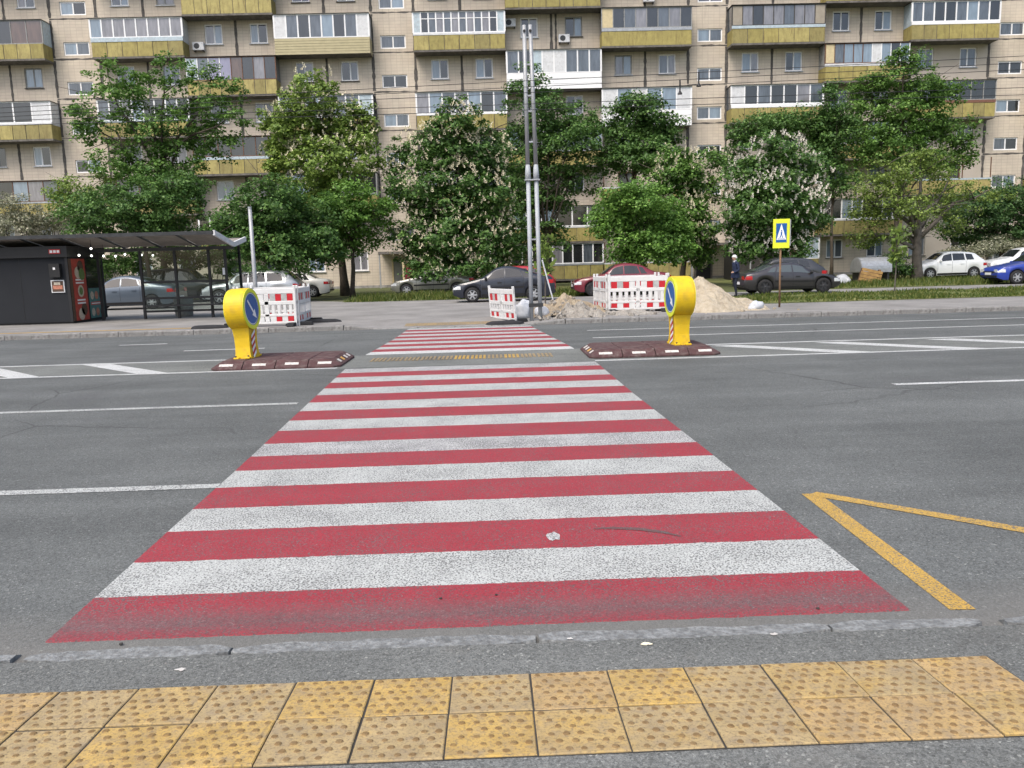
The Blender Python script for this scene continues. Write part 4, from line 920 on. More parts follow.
barrier((5.3, 24.36), (5.4, 26.3), 'right side panel of the barrier enclosure beside the sand heap', 1.05, 0, 3)
barrier((3.4, 26.4), (5.35, 26.4), 'rear panel of the barrier enclosure beside the sand heap', 1.05, 0, 4)
barrier((.0, 24.0), (.68, 22.45), 'single tilted barrier panel beside the twin steel pole', .93, R(4), 5).location.z = .03
barrier((-6.95, 22.6), (-5.35, 22.6), 'front barrier panel beside the left yellow beacon', 1.03, 0, 6)
barrier((-5.33, 22.68), (-5.42, 24.6), 'right side barrier panel of the left enclosure', 1.03, 0, 7)
barrier((-7.15, 24.7), (-5.55, 24.7), 'rear barrier panel of the left enclosure', 1.03, 0, 8)
barrier((-7.12, 24.65), (-7.1, 22.85), 'left side barrier panel behind the left yellow beacon', 1.03, 0, 9)
for k, (x, y, lab) in enumerate([(.35, 22.3, 'flat black rubber base lying at the foot of the tilted barrier'), (-7.75, 22.55, 'flat black rubber base lying on the kerb beside the left beacon'), (-4.9, 23.8, 'flat black rubber mat right of the left barriers')]):
    m = MB(); qq = random.Random(k); vs = []
    N = 16
    for s_, z_ in ((1., 0), (.92, .05), (.7, .085)): vs += [(.5*s_*math.cos(a)*(1+.12*qq.random()), .22*s_*math.sin(a), z_) for a in np.linspace(0, 6.283, N+1)[:-1]]
    m.add(vs, [(j*N+i, j*N+(i+1) % N, (j+1)*N+(i+1) % N, (j+1)*N+i) for j in range(2) for i in range(N)] + [tuple(range(2*N, 3*N))]); o = m.build('rubber_base', 'rubber_black'); o.location = (x, y, gz(x, y)); tag(o, lab, 'rubber base')

# ------------------------------------------------------------------ heaps, bags, clutter
def heap(name, label, cat, c, rx, ry, h, mat, seed, peaks=((0, 0, 1),), rough=.12, N=56):
    m = MB(); vs = []; fs = []
    for j in range(N+1):
        for i in range(N+1):
            u, v = i/N*2-1, j/N*2-1; z = 0
            for px, py, ph in peaks: z = max(z, ph*max(0, 1-math.hypot((u-px)*1.15, (v-py)*1.15)**1.25))
            nz = mnoise.fractal((u*3+seed, v*3, seed), 1, 2, 5); z = z*h*(1+rough*nz) + (rough*.35*nz*h if z > .02 else 0) - .02
            vs.append((u*rx, v*ry, z))
    for j in range(N):
        for i in range(N):
            a = j*(N+1)+i; fs.append((a, a+1, a+N+2, a+N+1))
    m.add(vs, fs); o = m.build(name, mat, None, smooth=False, fix=False); o.location = (c[0], c[1], G); return tag(o, label, cat)
sand = heap('sand_heap', 'tall pale sand heap behind the right yellow beacon', 'sand heap', (6.72, 25.0), 1.5, 2.1, .98, 'sand', 3, ((-.26, -.1, 1), (.1, 0, .62), (.45, .05, .33)), .2, 80)
heap('soil_patch', 'brown soil streak lying on the sand heap', 'soil', (7.05, 24.6), .7, .5, .5, 'soil_heap', 8)
rub = heap('soil_heap', 'brown soil heap between the twin pole and the barrier enclosure', 'soil heap', (2.35, 25.0), 1.15, 1.8, .55, 'soil_heap', 5, ((0, 0, 1), (-.45, -.2, .6), (.4, .1, .5)), .3)
heap('rubble_heap', 'small grey rubble heap at the kerb before the soil heap', 'rubble', (2.45, 22.95), .75, .55, .42, 'rubble_grey', 6, ((-.1, 0, 1), (.4, .1, .6)), .35)
heap('rubble_heap', 'low grey debris spread under the barrier enclosure', 'rubble', (4.0, 23.6), 1.2, .9, .14, 'rubble_grey', 9, ((0, 0, 1),), .5)
m = MB(); q = random.Random(4)
for k in range(170):
    x, y = q.gauss(2.5, .9), q.gauss(23.7, .75); s = q.uniform(.02, .07)
    if y < 22.35: continue
    z = max(0, .35-abs(x-2.45)*.3-abs(y-23)*.3) if y < 23.4 else max(0, .55-abs(x-2.35)*.4-abs(y-25)*.28)
    rot = Euler((q.random()*3, q.random()*3, q.random()*3)).to_matrix(); m.box(x-s, x+s, y-s*.8, y+s*.8, G+z-s*.3, G+z+s*.7, None, rot)
tag(m.build('broken_stones', 'rubble_grey'), 'scattered broken stones around the grey rubble heap', 'stones', kind='stuff')
m = MB(); q = random.Random(14)
for k in range(160):
    x, y = q.gauss(6.6, .8), q.gauss(24.6, .8); s = q.uniform(.015, .045)
    if y < 22.4: continue
    m.box(x-s, x+s, y-s, y+s, G-.01, G+s, None, Euler((0, 0, q.random()*3)).to_matrix())
tag(m.build('sand_crumbs', 'sand'), 'loose sand crumbs around the pale heap', 'sand', kind='stuff')
def sack(c, s, rzv, label, mat='sack_white', seed=0):
    me = bpy.data.meshes.new('sack'); bm = bmesh.new(); bmesh.ops.create_icosphere(bm, subdivisions=3, radius=1)
    for v in bm.verts:
        n_ = mnoise.fractal(v.co*1.6+Vector((seed*3.1, 0, 0)), 1, 2, 4); v.co *= 1+.3*n_+.1*mnoise.noise(v.co*6); v.co.z = max(v.co.z, -.55)
        v.co = Vector((v.co.x*s[0], v.co.y*s[1], (v.co.z+.55)*s[2]))
    bm.to_mesh(me); bm.free(); me.materials.append(MT[mat]); me.polygons.foreach_set('use_smooth', [True]*len(me.polygons))
    o = obj('sack', me); o.location = c; o.rotation_euler = (0, 0, rzv); return tag(o, label, 'sack', 'white sacks by the roadworks')
sack((.88, 23.5, G-.03), (.26, .2, .3), .3, 'white sack leaning directly left of the twin pole', seed=1); sack((1.0, 24.2, G), (.3, .24, .3), 1.1, 'white sack behind the one at the twin pole', seed=2); sack((1.45, 23.6, G), (.24, .2, .2), 2.0, 'white sack seen between and right of the pole tubes', seed=3); sack((.7, 24.3, G), (.24, .2, .2), .7, 'small white sack farthest left of the pole sacks', seed=4)
sack((7.75, 23.7, G), (.24, .17, .17), .4, 'crumpled white bag at the right foot of the sand heap', seed=5); sack((18.35, 42.4, G), (.45, .4, .32), .2, 'heap of white bags beside the wooden crate', seed=6)
# stick leaning by the soil heap
o = MB().tube([(2.15, 27.4, G), (1.75, 27.6, 1.75)], .025, n=6).build('wooden_stake', 'sack_white'); tag(o, 'thin pale stake leaning behind the soil heap', 'stake')
# metal drum and crate
e = empty('metal_drum', (20.3, 43.4, G), R(6), 'grey half round metal drum container among the bushes', 'container')
N = 14; pr_ = [(-.6, .55)] + [(-.6*math.cos(a), .75+.6*math.sin(a)) for a in np.linspace(0, math.pi, N)] + [(.6, .55)]
m = MB(); m.prism(pr_, 'x', -.85, .85); m.build('shell', 'metal_galv', e)
m = MB(); m.prism([(y*.9, .6+(z-.55)*.9) for y, z in pr_], 'x', -.87, -.855); m.build('end_plate', 'metal_grey', e)
for sx in (-.75, .65): MB().box(sx, sx+.1, -.5, .5, 0, .549).build('stand', 'metal_dark', e)
e = empty('wooden_crate', (19.6, 42.0, G), R(-20), 'broken wooden crate leaning in front of the metal drum', 'crate')
for k in range(4): MB().box(-.5, .5, -.4, -.36, .08+.17*k, .22+.17*k, None, Euler((0, R(14), 0)).to_matrix(), (0, 0, .3)).build('board', 'wood', e)
MB().box(-.5, -.42, -.36, .4, 0, .7, None, Euler((0, R(14), 0)).to_matrix(), (0, 0, .3)).build('side_board', 'wood_dark', e); MB().box(.42, .5, -.36, .4, 0, .7).build('side_board', 'wood_dark', e); MB().box(-.4, .4, .3, .36, .05, .6).build('back_board', 'wood_dark', e)
e = empty('added_shed', (18.2, 56.5, G), 0, 'dark brown metal shed added to fill the dark recess behind the old man', 'shed')  # shed added so that the recess behind the man reads dark
for k in range(6): MB().box(-1.5+.5*k+.01, -1.5+.5*(k+1)-.01, -.02, 0, .02, 2.35).build('wall_sheet', 'frame_dark', e)
MB().box(-1.48, 1.48, .01, 2, .02, 2.3).build('body', 'kiosk_black', e); MB().box(-1.65, 1.65, -.2, 2.1, 2.36, 2.44).build('roof', 'frame_brown', e)
MB().tube([(-1.0, -2.5, 0), (-1.0, -2.5, 2.6)], .05, n=8).build('post', 'metal_grey', e)
# ------------------------------------------------------------------ cars (front at local -x)
PROF = {   # top line and belt line as (fraction of length, fraction of height)
 'sedan': dict(top=[(0, .40), (.012, .47), (.05, .53), (.26, .645), (.30, .67), (.42, .94), (.50, .995), (.58, 1.0), (.66, .965), (.72, .90), (.83, .715), (.86, .70), (.965, .675), (.99, .60), (1, .42)],
               belt=[(0, .40), (.05, .5), (.28, .62), (.5, .635), (.8, .655), (1, .60)], panes=[(.325, .50, .40, .505), (.515, .675, .515, .645), (.69, .755, .66, .70)], ws=(.305, .425), rs=(.715, .83), arch=(.185, .785)),
 'fastback': dict(top=[(0, .40), (.012, .46), (.05, .53), (.24, .65), (.28, .68), (.42, .95), (.50, 1.0), (.58, .995), (.68, .93), (.80, .79), (.89, .715), (.965, .69), (.99, .60), (1, .42)],
               belt=[(0, .40), (.05, .5), (.28, .63), (.5, .655), (.8, .69), (1, .60)], panes=[(.31, .50, .40, .505), (.515, .68, .515, .65), (.695, .78, .665, .72)], ws=(.29, .425), rs=(.70, .865), arch=(.185, .79)),
 'hatch': dict(top=[(0, .40), (.012, .48), (.05, .55), (.22, .655), (.26, .69), (.39, .95), (.48, 1.0), (.62, .995), (.75, .965), (.83, .92), (.93, .70), (.965, .66), (.99, .55), (1, .38)],
               belt=[(0, .40), (.05, .5), (.28, .62), (.5, .64), (.8, .665), (.93, .67), (1, .5)], panes=[(.30, .48, .375, .485), (.495, .67, .495, .655), (.69, .80, .675, .77)], ws=(.27, .385), rs=(.84, .925), arch=(.18, .80)),
 'suv': dict(top=[(0, .42), (.012, .50), (.05, .575), (.22, .645), (.26, .67), (.37, .93), (.45, .985), (.62, 1.0), (.80, .975), (.87, .94), (.955, .70), (.975, .65), (.995, .55), (1, .38)],
               belt=[(0, .42), (.05, .53), (.28, .605), (.5, .62), (.85, .645), (.95, .66), (1, .5)], panes=[(.295, .47, .365, .475), (.485, .655, .485, .645), (.675, .84, .665, .805)], ws=(.265, .365), rs=(.88, .95), arch=(.18, .79)),
}
def car(style, L, W, H, paintm, loc, rzd, label, rim='rim', trim=False, glass='car_glass', cat='car', plate=True, body_label=None):
    e = empty('parked_car', (loc[0], loc[1], G+.004), R(rzd), label, cat, 'cars parked in the yard')
    P = PROF[style]; tx, tz = zip(*P['top']); bx, bz = zip(*P['belt']); hw = W/2
    wr = .305 if style != 'suv' else .34; ar = wr+.055; ac_ = [a*L for a in P['arch']]; sill = .2 if style != 'suv' else .26
    def sm(x, xs, zs):       # lightly smoothed interpolation
        return float(np.mean([np.interp(x+d, xs, zs) for d in (-.012, -.006, 0, .006, .012)]))
    top = lambda f: H*sm(f, tx, tz); belt = lambda f: min(H*sm(f, bx, bz), top(f)-.012)
    def low(x):
        z = sill + (.1*max(0, 1-x/.25) if x < .25 else 0) + (.1*max(0, 1-(L-x)/.3) if L-x < .3 else 0)
        for a in ac_:
            if abs(x-a) < ar: z = max(z, wr+math.sqrt(ar*ar-(x-a)**2))
        return z
    def hwid(x):
        f = x/L; return hw*(1-.16*max(0, 1-x/(.16*L))**2.2 - .13*max(0, 1-(L-x)/(.14*L))**2.2)
    def sect(x):
        f = x/L; z0, zb, zt = low(x), belt(f), top(f); w_ = hwid(x); gh = zt-zb
        wt = .955*w_ - min(.2*hw, gh*.36); z0 = min(z0, zb-.06)
        rd = min(.06, gh*.4)
        return [(.94*w_, z0), (.985*w_, z0+(zb-z0)*.22), (w_, z0+(zb-z0)*.55), (.99*w_, z0+(zb-z0)*.82), (.955*w_, zb), (wt, zt-rd), (wt-.09, zt-.004), (wt*.5, zt+.012), (0, zt+.018)]
    xs = sorted(set([0, .012, .03, .06, .1, .16] + list(np.arange(.24, L-.2, .085)) + [L-.16, L-.1, L-.06, L-.03, L-.012, L] + [a+s*ar*k for a in ac_ for s in (-1, 1) for k in (1.0, .97, .9, .78)]))
    m = MB(); K_ = 9; full = 2*K_-1
    vs = []
    for x in xs:
        s_ = sect(x); vs += [(x-L/2, -y, z) for y, z in s_] + [(x-L/2, y, z) for y, z in s_[-2::-1]]
    fs = [(i*full+k, (i+1)*full+k, (i+1)*full+k+1, i*full+k+1) for i in range(len(xs)-1) for k in range(full-1)]
    fs += [tuple(range(full)), tuple(range((len(xs)-1)*full, len(xs)*full))[::-1]]
    m.add(vs, fs); body = m.build('body', paintm, e, smooth=True)
    es = body.modifiers.new('split', 'EDGE_SPLIT'); es.split_angle = R(42)
    m = MB(); m.box(-L/2+.25, L/2-.25, -hw*.86, hw*.86, sill-.03, wr*2+.12); m.build('underbody', 'trim_black', e)
    S = lambda x, v, s: (lambda c: (x-L/2, s*(c[4][0]+(c[5][0]-c[4][0])*v+.006), c[4][1]+(c[5][1]-c[4][1])*v+.003))(sect(x))
    for s in (-1, 1):
        for (a0, a1, b0, b1) in P['panes']:
            mm = MB(); n, k = 9, 4; vs = []
            for i in range(n+1):
                for j in range(k+1):
                    v = .1+.8*j/k; xa = (a0+(b0-a0)*v); xb = (a1+(b1-a1)*v); vs.append(S((xa+(xb-xa)*i/n)*L, v, s))
            mm.add(vs, [(i*(k+1)+j, (i+1)*(k+1)+j, (i+1)*(k+1)+j+1, i*(k+1)+j+1) for i in range(n) for j in range(k)]); mm.build('side_window', glass, e, smooth=True)
    for nm, (f0, f1) in (('windscreen', P['ws']), ('rear_window', P['rs'])):
        mm = MB(); n, k = 8, 10; vs = []
        for i in range(n+1):
            x = (f0+(f1-f0)*i/n)*L; c = sect(x)
            for j in range(k+1):
                t = -1+2*j/k; y = t*(c[5][0]-.05); zc = np.interp(abs(y), [0, c[7][0], c[6][0], c[5][0]+1e-4], [c[8][1], c[7][1], c[6][1], c[5][1]]); vs.append((x-L/2+(-.004 if nm == 'windscreen' else .004), y, zc+.006))
        mm.add(vs, [(i*(k+1)+j, (i+1)*(k+1)+j, (i+1)*(k+1)+j+1, i*(k+1)+j+1) for i in range(n) for j in range(k)]); mm.build(nm, glass, e, smooth=True)
    for a in ac_:
        for s in (-1, 1):
            wt_ = empty('wheel', (a-L/2, s*(hw-.1), wr)); wt_.parent = e
            N = 22; mm = MB(); vs = []
            prof = [(-.1, wr*.66), (-.105, wr*.9), (-.07, wr), (.07, wr), (.105, wr*.9), (.1, wr*.66)]
            for y, r in prof: vs += [(r*math.cos(t), y*s, r*math.sin(t)) for t in np.linspace(0, 2*math.pi, N+1)[:-1]]
            mm.add(vs, [(j*N+i, j*N+(i+1) % N, (j+1)*N+(i+1) % N, (j+1)*N+i) for j in range(5) for i in range(N)]); mm.build('tyre', 'tyre', wt_, smooth=True)
            mm = MB(); ro = wr*.67
            vs = [(ro*math.cos(t), s*.085, ro*math.sin(t)) for t in np.linspace(0, 2*math.pi, N+1)[:-1]] + [(ro*.9*math.cos(t), s*.09, ro*.9*math.sin(t)) for t in np.linspace(0, 2*math.pi, N+1)[:-1]]
            mm.add(vs, [(i, (i+1) % N, N+(i+1) % N, N+i) for i in range(N)])
            for k in range(6):
                t = 2*math.pi*k/6; d = Vector((math.cos(t), 0, math.sin(t))); nn = Vector((-math.sin(t), 0, math.cos(t)))
                mm.add([d*.03-nn*.035+Vector((0, s*.092, 0)), d*ro*.92-nn*.025+Vector((0, s*.09, 0)), d*ro*.92+nn*.025+Vector((0, s*.09, 0)), d*.03+nn*.035+Vector((0, s*.092, 0))], [(0, 1, 2, 3)])
            mm.sphere((0, s*.08, 0), .05, n=10, k=4, sc=(1, .5, 1)); mm.build('rim', rim, wt_)
            mm = MB(); mm.add([(ro*math.cos(t), s*.05, ro*math.sin(t)) for t in np.linspace(0, 2*math.pi, N+1)[:-1]], [tuple(range(N))]); mm.build('brake_disc', 'rim_dark', wt_)
    # lamps, bumpers, plates, mirrors, handles, door seams
    for s in (-1, 1):
        x0 = .03; c0, c1 = sect(.035), sect(.30*1.0)
        def onside(x, v, off=.008): c = sect(x); return (x-L/2, s*(np.interp(v, [0, .22, .55, .82, 1], [p[0] for p in c[:5]])+off), c[0][1]*0+np.interp(v, [0, .22, .55, .82, 1], [p[1] for p in c[:5]]))
        def lamp(nm, mat, xa, xb, za, zb_):
            mm = MB(); n = 4; vs = []
            for i in range(n+1):
                x = xa+(xb-xa)*i/n; c = sect(x); zz = [p[1] for p in c[:5]]; yy = [p[0] for p in c[:5]]
                for z in (za, (za+zb_)/2, zb_): vs.append((x-L/2, s*(np.interp(z, zz, yy)+.008), min(z, zz[4]+.002)))
            xe = xa if nm == 'headlight' else xb; sgn = -1 if nm == 'headlight' else 1; c = sect(xe); yb = np.interp(za, [p[1] for p in c[:5]], [p[0] for p in c[:5]])
            o_ = len(vs); vs += [(xe-L/2+sgn*.012, s*(yb-.32), z) for z in (za+.01, (za+zb_)/2, zb_)] + [(xe-L/2+sgn*.02, s*(yb-.02), z) for z in (za, (za+zb_)/2, zb_)]
            f = [(i*3+j, (i+1)*3+j, (i+1)*3+j+1, i*3+j+1) for i in range(n) for j in range(2)] + [(o_+j, o_+3+j, o_+4+j, o_+1+j) for j in range(2)]
            e0 = 0 if nm == 'headlight' else n*3; f += [(o_+3+j, e0+j, e0+j+1, o_+4+j) for j in range(2)]
            mm.add(vs, f); mm.build(nm, mat, e)
        hz = belt(.04); lamp('headlight', 'lamp_clear', .012, .3, hz-.15, hz-.015)
        tz_ = belt(.97); lamp('tail_light', 'lamp_red', L-.3, L-.012, tz_-.17, tz_-.02)
        xm = (P['panes'][0][0]+.012)*L; p = S(xm, .12, s); mm = MB(); mm.sphere((p[0], p[1]+s*.1, p[2]+.04), .1, n=10, k=6, sc=(.55, 1, .75)); mm.box(p[0]-.02, p[0]+.02, min(p[1], p[1]+s*.06), max(p[1], p[1]+s*.06), p[2]-.02, p[2]+.02); mm.build('mirror', paintm if not trim else 'trim_black', e, smooth=True)
        for f in ([P['panes'][0][1]+.005] + [P['panes'][1][1]+.01] + [P['panes'][0][0]-.02]):
            mm = MB(); vs = []
            for v in np.linspace(.12, 1, 7): p = onside(f*L, v, .003); vs += [(p[0]-.006, p[1], p[2]), (p[0]+.006, p[1], p[2])]
            mm.add(vs, [(2*i, 2*i+1, 2*i+3, 2*i+2) for i in range(6)]); mm.build('door_seam', 'trim_black', e)
        for f in (P['panes'][0][1]-.045, P['panes'][1][1]-.045):
            p = onside(f*L, .8, .014); MB().box(p[0]-.09, p[0]+.09, p[1]-.012, p[1]+.012, p[2]-.018, p[2]+.018).build('door_handle', paintm if not trim else 'trim_black', e)
        if trim:
            mm = MB(); vs = []
            xx = np.linspace(ac_[0]+ar+.03, ac_[1]-ar-.03, 12)
            for x in xx: 
                p = onside(x, .5, .008); vs += [(p[0], p[1], p[2]-.035), (p[0], p[1]+s*.006, p[2]+.035)]
            mm.add(vs, [(2*i, 2*i+2, 2*i+3, 2*i+1) for i in range(11)]); mm.build('side_trim', 'trim_black', e)
        # sill strip
        mm = MB(); vs = []
        for x in np.linspace(ac_[0]+ar+.02, ac_[1]-ar-.02, 8): p = onside(x, .02, .006); q_ = onside(x, .17, .004); vs += [p, q_]
        mm.add(vs, [(2*i, 2*i+2, 2*i+3, 2*i+1) for i in range(7)]); mm.build('sill', 'trim_black', e)
    for xe, s, nm in ((-L/2, -1, 'front_bumper'), (L/2, 1, 'rear_bumper')):
        wb = hwid(.02)*.93; mm = MB(); mm.box(min(xe, xe+s*.03), max(xe, xe+s*.03), -wb, wb, .33, .40); o = mm.build(nm, 'trim_black', e)
        if plate: MB().box(min(xe+s*.032, xe+s*.042), max(xe+s*.032, xe+s*.042), -.26, .26, .42, .53).build('number_plate', 'sign_white', e)
    MB().box(-L/2-.012, -L/2+.0, -hw*.55, hw*.55, H*.36, H*.39+.02).build('grille', 'trim_black', e)
    return e
car('fastback', 4.6, 1.78, 1.45, 'paint_steel_blue', (-16.0, 36.6), 1, 'steel blue sedan parked behind the bus shelter')
car('suv', 4.5, 1.85, 1.75, 'paint_charcoal', (-16.2, 43.6), 180, 'dark grey off-roader behind the shelter glass')
car('suv', 4.5, 1.8, 1.52, 'paint_silver', (-11.2, 39.3), 2, 'silver estate car behind the left barriers')
car('sedan', 4.25, 1.7, 1.42, 'paint_cream_white', (-10.9, 45.5), 2, 'white sedan half hidden behind the silver estate car')
car('sedan', 4.4, 1.72, 1.42, 'paint_silver_old', (-3.0, 43.8), -1, 'old silver beige sedan under the large flowering chestnut', trim=True)
car('fastback', 4.15, 1.7, 1.42, 'paint_navy', (.55, 34.2), 0, 'dark navy sedan behind the tilted barrier', trim=True)
car('hatch', 3.9, 1.66, 1.4, 'paint_bright_red', (1.1, 39.2), 0, 'bright red hatchback almost hidden behind the navy sedan')
car('sedan', 4.3, 1.7, 1.40, 'paint_dark_red', (5.85, 36.9), 0, 'dark red sedan behind the barrier enclosure', rim='rim_dark')
car('fastback', 4.0, 1.66, 1.27, 'paint_graphite', (12.25, 33.8), 182, 'black hatchback parked on the lane behind the crossing sign', rim='rim_dark', trim=True, glass='car_glass_pale')
car('hatch', 4.1, 1.7, 1.45, 'paint_charcoal', (13.8, 39.0), -3, 'black car parked just beyond the black hatchback and the old man')
car('hatch', 3.95, 1.68, 1.52, 'paint_car_white', (26.15, 46.6), -2, 'white hatchback parked on the grass beside the forked tree')
car('suv', 4.6, 1.85, 1.65, 'paint_car_white', (30.6, 46.3), -5, 'larger white car at the right edge behind the blue car')
car('sedan', 4.4, 1.75, 1.43, 'paint_blue', (25.0, 36.9), -4, 'bright blue car cut off by the right edge')

# ------------------------------------------------------------------ the old man
def skinned(verts, edges, radii, root=0, sub=1):
    me = bpy.data.meshes.new('tmp'); me.from_pydata(verts, edges, []); o = bpy.data.objects.new('tmp', me); COL.objects.link(o)
    sk = o.modifiers.new('skin', 'SKIN'); sk.use_smooth_shade = True; ss = o.modifiers.new('sub', 'SUBSURF'); ss.levels = sub; ss.render_levels = sub
    for i, r in enumerate(radii): me.skin_vertices[0].data[i].radius = r if isinstance(r, tuple) else (r, r)
    me.skin_vertices[0].data[root].use_root = True
    bpy.context.view_layer.update(); dg = bpy.context.evaluated_depsgraph_get(); out = bpy.data.meshes.new_from_object(o.evaluated_get(dg)); bpy.data.objects.remove(o, do_unlink=True); return out
def make_person(locp, rz_):
    e = empty('person', locp, rz_, 'white haired man in dark blue jacket and trousers standing beside the black car', 'person')
    # local -x is where he looks; y is sideways
    V = [(0, 0, .90), (.01, 0, 1.06), (.0, 0, 1.24), (-.01, 0, 1.36), (-.03, 0, 1.43), (-.05, 0, 1.50), (-.06, 0, 1.585), (-.055, 0, 1.635)]   # pelvis .. crown
    Rr = [(.15, .135), (.14, .12), (.16, .135), (.11, .09), (.055, .055), (.062, .07), (.078, .095), (.05, .06)]
    E = [(i, i+1) for i in range(7)]
    def chain(start, pts, rad):
        p = start
        for c, r in zip(pts, rad): V.append(c); Rr.append(r); E.append((p, len(V)-1)); p = len(V)-1
        return p
    chain(0, [(.0, -.095, .84), (-.05, -.1, .47), (.0, -.1, .10), (.02, -.1, .05), (-.12, -.11, .035)], [.085, .062, .045, .045, .035])
    chain(0, [(.01, .095, .84), (.03, .1, .47), (.12, .1, .10), (.13, .1, .05), (.0, .11, .035)], [.085, .062, .045, .045, .035])
    hand1 = chain(3, [(.0, -.19, 1.33), (.03, -.235, 1.06), (-.15, -.2, .98), (-.2, -.19, .985)], [.062, .05, .04, .03])
    hand2 = chain(3, [(.0, .19, 1.33), (.06, .235, 1.06), (.0, .24, .84), (-.01, .24, .78)], [.062, .05, .04, .032])
    # fingers
    for j in range(4): chain(hand1, [(-.25, -.17-.018*j, .995-.006*j), (-.275, -.165-.018*j, .965-.006*j)], [.011, .009])
    chain(hand1, [(-.21, -.155, 1.01), (-.235, -.145, 1.005)], [.012, .01])
    for j in range(4): chain(hand2, [(-.03+.018*j, .238, .72), (-.025+.018*j, .225, .685)], [.011, .009])
    chain(hand2, [(-.045, .23, .75), (-.05, .22, .72)], [.012, .01])
    chain(6, [(-.15, 0, 1.565)], [.018])          # nose
    me = skinned(V, E, Rr, 0, 1)
    for n_ in ('jacket_blue', 'trousers_dark', 'skin', 'trim_black'): me.materials.append(MT[n_])
    for p in me.polygons:
        c = p.center; k = 0
        if c.z > 1.435: k = 2
        elif c.z < .075: k = 3
        elif c.x < -.185 and c.z > .9 and c.z < 1.05: k = 2
        elif abs(c.y) > .19 and c.z < .815: k = 2
        elif c.z < .80: k = 1
        p.material_index = k; p.use_smooth = True
    body = obj('body', me, e)
    m = MB(); m.sphere((-.045, 0, 1.575), .112, n=16, k=8, sc=(.92, .82, .98), z0=.05)
    m.sphere((-.012, 0, 1.56), .1, n=14, k=8, sc=(.82, .86, .9), z0=-.25); m.build('hair', 'hair_white', body, smooth=True)
    m = MB(); m.tube([(-.02, 0, 1.40), (-.035, 0, 1.455)], [.075, .068], n=14, caps=False); m.build('collar', 'shirt_pale', body, smooth=True)
    m = MB()
    for s in (-1, 1): MB().sphere((-.05, s*.092, 1.55), .03, n=8, k=5, sc=(.6, .35, 1)).build('ear', 'skin', body, smooth=True)
    for s in (-1, 1): MB().sphere((-.133, s*.035, 1.585), .012, n=8, k=5, sc=(.5, 1, .8)).build('eye', 'trim_black', body)
    MB().box(-.135, -.125, -.028, .028, 1.51, 1.52).build('mouth', 'meat', body)
    # jacket hem
    m = MB(); N = 18; vs = []
    for z, rx, ry in ((.76, .175, .2), (.83, .168, .195), (.98, .16, .18)): vs += [(rx*math.cos(a), ry*math.sin(a), z) for a in np.linspace(0, 6.2832, N+1)[:-1]]
    m.add(vs, [(j*N+i, j*N+(i+1) % N, (j+1)*N+(i+1) % N, (j+1)*N+i) for j in range(2) for i in range(N)]); m.build('jacket_hem', 'jacket_blue', body, smooth=True)
    return e
make_person((9.6, 32.0, G+.005), R(12)).scale = (.97, .97, .97)

